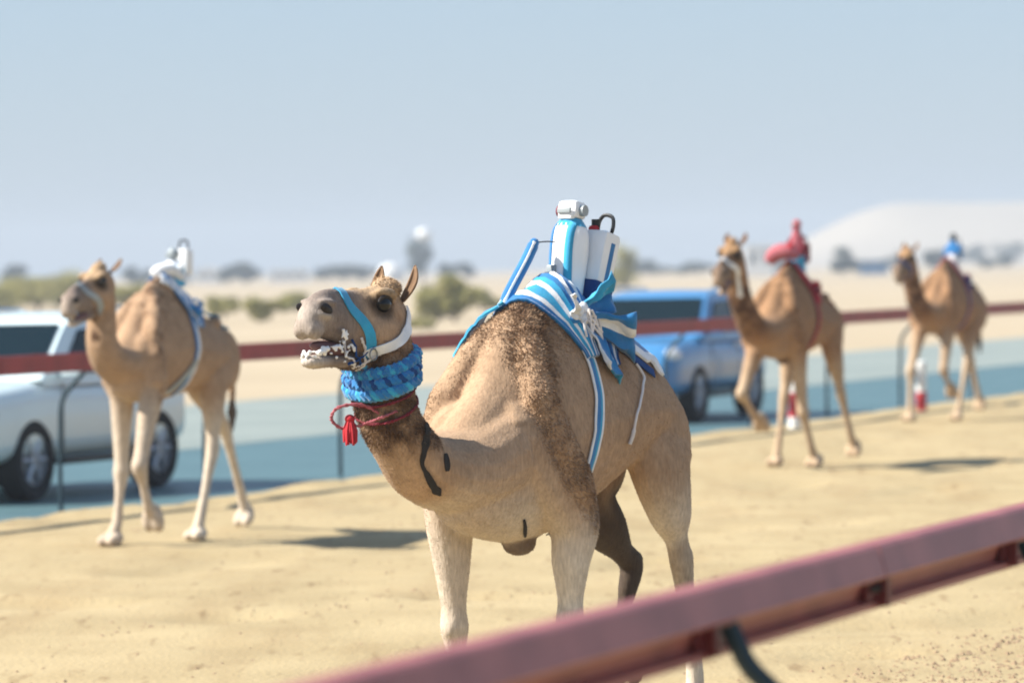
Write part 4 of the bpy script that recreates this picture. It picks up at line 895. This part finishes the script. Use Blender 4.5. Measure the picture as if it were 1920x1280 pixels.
# ------------------------------------------------------------------ cars
def rrect(w, z0, z1, n=28, e=5.0):
    zc, hh = (z0 + z1) / 2, (z1 - z0) / 2; out = []
    for j in range(n):
        q = 2 * math.pi * (j + .5) / n; c, s_ = math.cos(q), math.sin(q)
        out.append((w * math.copysign(abs(c) ** (2 / e), c), zc + hh * math.copysign(abs(s_) ** (2 / e), s_)))
    return out
def make_suv(label, loc, ang, paint, lamp):
    root = empty('car', loc, math.atan2(-math.cos(R(ang)), -math.sin(R(ang)))); tag(root, label, 'car', 'cars on the road beside the track')
    st = [(2.43, .46, .80, .70), (2.40, .40, .90, .80), (2.32, .36, 1.02, .88), (2.15, .34, 1.09, .925), (1.7, .34, 1.13, .945), (1.1, .36, 1.17, .95), (.4, .36, 1.15, .95), (-.8, .36, 1.15, .95), (-1.5, .36, 1.16, .94), (-1.80, .40, 1.15, .92), (-1.90, .44, 1.10, .88), (-1.94, .5, .98, .78)]
    D = catmull(st, 3); V = []; F = []; n = 28
    for x, z0, z1, w in D: V += [(x, y, z) for y, z in rrect(w, z0, z1)]
    for i in range(len(D) - 1):
        for j in range(n): F.append((i * n + j, i * n + (j + 1) % n, (i + 1) * n + (j + 1) % n, (i + 1) * n + j))
    F.append(tuple(range(n - 1, -1, -1))); F.append(tuple((len(D) - 1) * n + j for j in range(n)))
    mb = MB(); mb.add(V, F); bo = mb.build('body', [paint, M['black_plastic']], root)
    cut = MB()
    for x in (1.40, -1.22):
        for s_ in (-1, 1): cut.lathe([(0, s_ * .62), (.46, s_ * .62), (.46, s_ * 1.2), (0, s_ * 1.2)], (x, 0, .41), 28, axis='Y')
    co = cut.build('cut', [M['black_plastic'], M['black_plastic']], None)
    bl = bo.modifiers.new('b', 'BOOLEAN'); bl.object = co; bl.operation = 'DIFFERENCE'; bl.solver = 'EXACT'; bl.material_mode = 'TRANSFER'
    dg = bpy.context.evaluated_depsgraph_get(); me = bpy.data.meshes.new_from_object(bo.evaluated_get(dg)); bo.modifiers.clear(); bo.data = me
    me.set_sharp_from_angle(angle=R(40)); bpy.data.objects.remove(co)
    # cabin
    pr = catmull([(1.16, 1.14), (.98, 1.25), (.66, 1.48), (.36, 1.685), (.12, 1.755), (-.5, 1.785), (-1.2, 1.765), (-1.62, 1.70), (-1.78, 1.60), (-1.88, 1.15)], 3)
    V = []; F = []; n = 11
    for x, zt in pr:
        f = (zt - 1.1) / .68
        ring = [(.91, 1.08), (.905, 1.12), (.905 - .15 * f, zt - .10 * f), (.71 + .19 * (1 - f), zt - .035 * f), (.62 + .2 * (1 - f), zt - .012 * f), (0, zt)]
        ring = ring + [(-y, z) for y, z in ring[-2::-1]]
        V += [(x, y, z) for y, z in ring]
    for i in range(len(pr) - 1):
        for j in range(n - 1): F.append((i * n + j, i * n + j + 1, (i + 1) * n + j + 1, (i + 1) * n + j))
    mb = MB(); mb.add(V, F); mb.build('cabin', paint, root)
    def panel(name, pts, m_, off, par=root):
        a, b, c = (Vector(p) for p in pts[:3]); nn = (b - a).cross(c - a).normalized()
        if nn.dot(Vector(off)) < 0: nn = -nn
        k = len(pts); V = [Vector(p) + nn * .012 for p in pts] + [Vector(p) - nn * .02 for p in pts]
        F = [tuple(range(k)), tuple(range(2 * k - 1, k - 1, -1))] + [(i, (i + 1) % k, (i + 1) % k + k, i + k) for i in range(k)]
        o = MB(); o.add(V, F); return o.build(name, m_, par, smooth=False)
    panel('windscreen', [(.965, .80, 1.262), (.965, -.80, 1.262), (.40, -.69, 1.662), (.40, .69, 1.662)], M['glass'], (1, 0, 1))
    panel('rear_window', [(-1.872, .72, 1.2), (-1.872, -.72, 1.2), (-1.792, -.64, 1.56), (-1.792, .64, 1.56)], M['glass'], (-1, 0, 0))
    for s_ in (-1, 1):
        y0, y1 = .905, .775; zz = lambda z: s_ * (y0 - (y0 - y1) * (z - 1.12) / (1.665 - 1.12) + .004)
        for poly in ([(.74, 1.19), (-.42, 1.19), (-.42, 1.63), (.18, 1.61)], [(-.50, 1.19), (-1.10, 1.19), (-1.10, 1.63), (-.50, 1.635)], [(-1.18, 1.19), (-1.68, 1.22), (-1.58, 1.58), (-1.18, 1.62)]):
            panel('side_window', [(x, zz(z), z) for x, z in poly], M['glass'], (0, s_, 0))
        hl = MB(); hl.ell((2.20, s_ * .82, .93), (.20, .11, .10)); hl.build('headlight', lamp, root)
        mr = MB(); mr.box((.80, s_ * 1.04, 1.24), (.10, .20, .15), 0, None, .03); mr.box((.80, s_ * .93, 1.19), (.05, .1, .04)); mr.build('side_mirror', M['black_plastic'] if s_ < 0 else paint, root)
        rb = MB(); rb.box((0.08, s_ * .93, .36), (1.6, .14, .07), 0, None, .02); rb.build('running_board', M['black_plastic'], root)
        rr = MB(); rr.tube([(.0, s_ * .70, 1.77), (-.15, s_ * .70, 1.815), (-1.35, s_ * .70, 1.80), (-1.5, s_ * .69, 1.755)], .018, 8); rr.build('roof_rail', M['chrome'], root)
        for x in (-.32,):
            dh = MB(); dh.box((x, s_ * .955, 1.02), (.2, .03, .035), 0, None, .008); dh.build('door_handle', M['chrome'], root)
        for x in (.82, -.46):
            ds = MB(); ds.box((x, s_ * .9475, .78), (.012, .008, .66)); ds.build('door_seam', M['black_plastic'], root)
        fg = MB(); fg.ell((2.37, s_ * .66, .56), (.05, .09, .06)); fg.build('fog_lamp', M['lamp_glass'], root)
        for x in (1.40, -1.22):
            w = empty('wheel', (x, s_ * .84, .39), 0, root)
            ty = MB(); ty.lathe([(.25, -.11), (.36, -.125), (.385, -.10), (.392, 0), (.385, .10), (.36, .125), (.25, .11)], n=32, axis='Y'); ty.build('tyre', M['rubber'], w)
            rm = MB(); rm.lathe([(.255, s_ * -.05), (.255, s_ * .095), (.235, s_ * .10), (.225, s_ * .06), (0.0, s_ * .05)], n=32, axis='Y')
            for k in range(6):
                q = math.pi * 2 * k / 6; rm.tube([(.05 * math.cos(q), s_ * .085, .05 * math.sin(q)), (.235 * math.cos(q), s_ * .085, .235 * math.sin(q))], [.034, .026], 8)
            rm.ell((0, s_ * .09, 0), (.06, .02, .06)); rm.build('rim', M['rim'], w)
    g = MB(); g.box((2.385, 0, .86), (.06, 1.0, .16), 0, None, .02); g.build('grille', M['black_plastic'], root)
    for k in range(3):
        b_ = MB(); b_.box((2.42, 0, .81 + .05 * k), (.02, .96, .018)); b_.build('grille_bar', M['chrome'], root)
    bp = MB(); bp.box((2.41, 0, .50), (.10, 1.3, .12), 0, None, .03); bp.build('lower_intake', M['black_plastic'], root)
    npl = MB(); npl.box((2.455, 0, .63), (.02, .46, .11)); npl.build('number_plate', M['hut_white'], root)
    for y in (-.3, .35):
        wp = MB(); wp.tube([(.99, y, 1.262), (.80, y + .33, 1.402)], .009, 6); wp.build('wiper', M['black_rubber'], root)
    return root
CA = 21.6; cf = Vector((-math.sin(R(CA)), -math.cos(R(CA)), 0)); cl = Vector((math.cos(R(CA)), -math.sin(R(CA)), 0))
make_suv('white station wagon car driving behind the pale fawn camel', Vector((-4.576, 43.17, -.045)) - cf * 1.40 - cl * .9, CA + 1, M['white_paint'], M['lamp_amber'])
make_suv('blue station wagon car between the sharp front camel and the red-saddled camel', Vector((2.43, 61.25, -.045)) - cf * 1.40 - cl * .9, CA - 2, M['blue_paint'], M['lamp_glass'])

# ------------------------------------------------------------------ desert plants
def leaf_crown(c, r, n, size, lumps=9, flat=.8):
    c = Vector(c); V = []; F = []
    ctr = [Vector((random.gauss(0, .42) * r[0], random.gauss(0, .42) * r[1], random.uniform(-.55, .65) * r[2])) for _ in range(lumps)]
    rad = [random.uniform(.35, .6) for _ in range(lumps)]
    for i in range(n):
        k = random.randrange(lumps); v = Vector((random.gauss(0, 1), random.gauss(0, 1), random.gauss(0, 1))).normalized() * (random.random() ** .45)
        p = c + ctr[k] + Vector((v.x * r[0], v.y * r[1], v.z * r[2])) * rad[k]
        if p.z < c.z - r[2] * 1.0: p.z = c.z - r[2] * random.random()
        a = Vector((random.gauss(0, 1), random.gauss(0, 1), random.gauss(0, 1))).normalized(); b = a.orthogonal().normalized()
        s = size * random.uniform(.6, 1.4); k0 = len(V); V += [p - a * s, p + b * s * .45, p + a * s, p - b * s * .45]; F.append((k0, k0 + 1, k0 + 2, k0 + 3))
    return V, F
def plant(name, label, cat, group, x, y, h, w, leafm, n, size, trunk=.25, z0=-.1):
    root = empty(name, (x, y, z0)); tag(root, label, cat, group)
    t = MB(); t.tube([(0, 0, 0), (.03 * h, 0, trunk * h), (.02 * h, .03 * h, h * .6)], [.035 * h, .028 * h, .012 * h], 8)
    for k in range(4):
        q = k * 1.6 + x; t.tube([(.02 * h, 0, trunk * h * (.6 + .2 * k)), (math.cos(q) * w * .25, math.sin(q) * w * .25, h * .55), (math.cos(q) * w * .36, math.sin(q) * w * .36, h * .75)], [.018 * h, .012 * h, .005 * h], 6)
    t.build('trunk', M['bark'], root)
    V, F = leaf_crown((0, 0, h * (.5 + trunk * .5)), (w * .5, w * .5, h * (.5 - trunk * .5)), n, size)
    pyd('crown', V, F, leafm, root, smooth=False)
sg = 'low desert shrubs beyond the road'
clump = 'olive shrub in the clump beyond the white car'
SH = [(-8, 578, 270, 3.4, 1.7, clump), (30, 580, 285, 3.8, 2.2, clump), (72, 578, 280, 4.0, 2.4, clump), (112, 575, 290, 3.6, 2.5, clump), (140, 570, 300, 3, 2.0, clump),
      (238, 570, 260, 2.8, 1.7, 'olive shrub in the gap between the pale camel\'s head and hump'),
      (420, 592, 210, 1.8, 1.1, 'small olive shrub right behind the pale camel\'s rump'), (484, 604, 196, 1.9, 1.1, 'rounded olive shrub on the sand between the two nearer camels'), (560, 585, 240, 1.9, 1.1, 'olive shrub beside the front camel\'s muzzle'),
      (818, 600, 186, 1.9, 1.6, 'broad green shrub on the sand by the front camel\'s ear'), (852, 606, 180, 2.0, 1.9, 'tallest green shrub between the front camel\'s head and hump'), (905, 585, 220, 1.6, 1.2, 'green shrub next to the blue saddle pommel'),
      (1150, 545, 380, 3.0, 2.8, 'shorter yellowish bush behind the white robot rider'), (1172, 548, 370, 2.6, 4.0, 'tall yellowish bush behind the white robot rider'), (1240, 632, 150, 1.0, .45, 'tiny tuft of scrub beyond the blue car'), (785, 622, 165, 1.1, .5, 'tiny tuft of scrub above the red rail by the front camel\'s collar')]
for i, (px, py, y, w, h, lab) in enumerate(SH):
    plant('desert_shrub', lab, 'shrub', sg, (px - 960) / 8500 * y, y, h, w, M['leaf'], 3200, .085, .06)
far = 'small dark tree far off in the haze under the pale dune'; mid = 'low dark tree on the horizon between the front camel and the blue car'; lef = 'low dark tree on the horizon between the pale camel\'s rider and the front camel'
TRS = [(30, 800, 4.0, 4.0, 'dark tree on the horizon above the white car'), (250, 800, 5.0, 3.6, 'wider dark tree on the horizon above the pale camel\'s neck'), (275, 820, 3.8, 3.0, 'narrower dark tree on the horizon above the pale camel\'s neck'),
       (430, 790, 4.4, 3.2, lef), (465, 800, 5.8, 3.8, lef), (615, 800, 4.4, 2.8, 'low dark tree on the horizon above the front camel\'s muzzle'), (645, 810, 6.4, 3.6, 'wide dark tree on the horizon above the front camel\'s brow'), (688, 830, 4.2, 2.8, 'dark tree on the horizon left of the white domed tent'),
       (793, 780, 5.6, 7.0, 'tall dark tree in the haze below the white water tank'), (845, 800, 3.8, 3.0, 'dark tree just right of the tall dark tree'), (880, 830, 4.2, 3.2, 'dark tree on the horizon left of the blue pommel'),
       (1195, 820, 5, 2.6, mid), (1225, 830, 5, 2.8, mid), (1310, 800, 6.5, 2.6, 'wide low dark tree on the horizon above the blue car'), (1425, 830, 4, 2.4, 'low dark tree behind the tall pale hut'),
       (1580, 680, 5.4, 4.0, 'large dark tree left of the bright blue hut'), (1606, 690, 4.0, 3.2, 'small dark tree touching the bright blue hut'), (1752, 760, 3.4, 4.2, 'dark tree behind the blue rider on the brown camel'), (1680, 900, 3.5, 4.0, 'pale hazy tree beside the brown camel\'s head'),
       (1850, 880, 4, 2.6, 'hazy tree behind the brown camel\'s rump'), (1880, 900, 4.5, 2.8, 'hazy tree behind the brown camel\'s rump'), (1835, 1250, 9, 6, far), (1900, 1280, 12, 7, far), (1780, 1300, 10, 5.5, far)]
for px, y, w, h, lab in TRS:
    plant('horizon_tree', lab, 'tree', 'hazy trees along the horizon', (px - 960) / 8500 * y, y, h, w, M['leaf_dark'], 1500, .30, .12)

# ------------------------------------------------------------------ far buildings
def hut(px, y, w, d, h, m_, label, kind='flat', wins=3, z0=-.1, grp='far huts and tents on the horizon'):
    x = (px - 960) / 8500 * y; root = empty('hut', (x, y, z0)); tag(root, label, 'building', grp)
    if kind == 'dome':
        mb = MB(); mb.lathe([(w / 2, 0), (w / 2, h * .35), (w * .47, h * .6), (w * .36, h * .83), (w * .2, h * .96), (0, h)], n=24); mb.build('dome', M[m_], root)
        dr = MB(); dr.box((0, -w / 2 - .02, h * .22), (w * .16, .12, h * .44)); dr.build('door', M['hut_grey'], root); return
    mb = MB(); mb.box((0, 0, h / 2), (w, d, h)); mb.build('wall', M[m_], root, smooth=False)
    rf = MB()
    if kind == 'gable': rf.prism([(-w / 2 - .2, h), (w / 2 + .2, h), (0, h + w * .12)], d + .4, 0, (0, -d / 2 - .2, 0))
    else: rf.box((0, 0, h + .1), (w + .3, d + .3, .2))
    rf.build('roof', M[m_ if m_ != 'hut_blue' else 'hut_grey'], root, smooth=False)
    for k in range(wins):
        wb = MB(); wb.box((-w / 2 + w * (k + .5) / wins, -d / 2 - .01, h * .6), (w / wins * .4, .06, h * .28)); wb.build('window', M['glass'], root, smooth=False)
hut(735, 800, 4.6, 4.6, 3.2, 'hut_white', 'white domed tent in the haze left of the tall dark tree', 'dome')
hut(545, 820, 7, 5, 2.2, 'hut_white', 'long low white hut in the haze on the horizon', wins=4)
hut(395, 830, 5, 4, 2.6, 'hut_white', 'white hut in the haze behind the pale camel\'s rider', 'gable')
hut(330, 850, 6, 4, 1.9, 'hut_grey', 'low grey hut in the haze above the pale camel\'s hump')
hut(1640, 690, 4.2, 4, 2.0, 'hut_blue', 'small bright blue hut beside a dark tree under the pale dune', wins=2)
hut(1425, 700, 4.4, 4, 4.6, 'hut_white', 'tall pale hut behind the red-saddled camel\'s head', wins=2)
hut(1480, 720, 5, 4, 2.4, 'hut_grey', 'low grey hut in the haze behind the red rider', wins=2)
def water_tank(px, y, h):
    x = (px - 960) / 8500 * y; root = empty('water_tank', (x, y, -.1)); tag(root, 'white round water tank on steel legs above the tall dark tree', 'water tank')
    for k in range(4):
        q = math.pi / 4 + k * math.pi / 2; l = MB(); l.tube([(1.5 * math.cos(q), 1.5 * math.sin(q), 0), (1.1 * math.cos(q), 1.1 * math.sin(q), h - 1.6)], .1, 8); l.build('leg', M['steel'], root)
    t = MB(); t.lathe([(0, h - 2.2), (.8, h - 2.0), (1.3, h - 1.5), (1.4, h - .9), (1.2, h - .35), (.7, h - .05), (0, h)], n=24); t.build('tank', M['robot_white'], root)
water_tank(799, 800, 9.2)

# pale dune far off on the right
def dune():
    V = []; F = []; nx, ny = 70, 16; Y0 = 1650
    for i in range(nx + 1):
        x = 75 + 420 * i / nx
        for j in range(ny + 1):
            y = Y0 - 130 + 260 * j / ny; u = (x - 75) / 45
            prof = 24 * smoothstep(0, 1.6, u) * (1 - .45 * smoothstep(3.2, 6.5, u)) + 1.6 * noise.noise(Vector((x * .02, y * .02, 3))) * min(1, u)
            cr = math.exp(-((j / ny - .55) / .26) ** 2)
            V.append((x, y, -1.0 + max(0, prof * cr)))
    for i in range(nx):
        for j in range(ny):
            a = i * (ny + 1) + j; F.append((a, a + ny + 1, a + ny + 2, a + 1))
    tag(pyd('hill', V, F, M['dune']), kind='structure')
dune()

# ------------------------------------------------------------------ haze
def haze():
    mb = MB(); mb.box((0, 60, 13.7), (5400, 5400, 31.4)); o = mb.build('haze', None, None, smooth=False)
    hm = bpy.data.materials.new('haze'); hm.use_nodes = True; nt = hm.node_tree; nt.nodes.clear()
    out = nt.nodes.new('ShaderNodeOutputMaterial'); v = nt.nodes.new('ShaderNodeVolumePrincipled')
    v.inputs['Color'].default_value = (.70, .78, .88, 1); v.inputs['Density'].default_value = HAZE; v.inputs['Anisotropy'].default_value = 0
    nt.links.new(v.outputs[0], out.inputs['Volume']); o.data.materials.append(hm); tag(o, kind='stuff')
HAZE = .00055
haze()
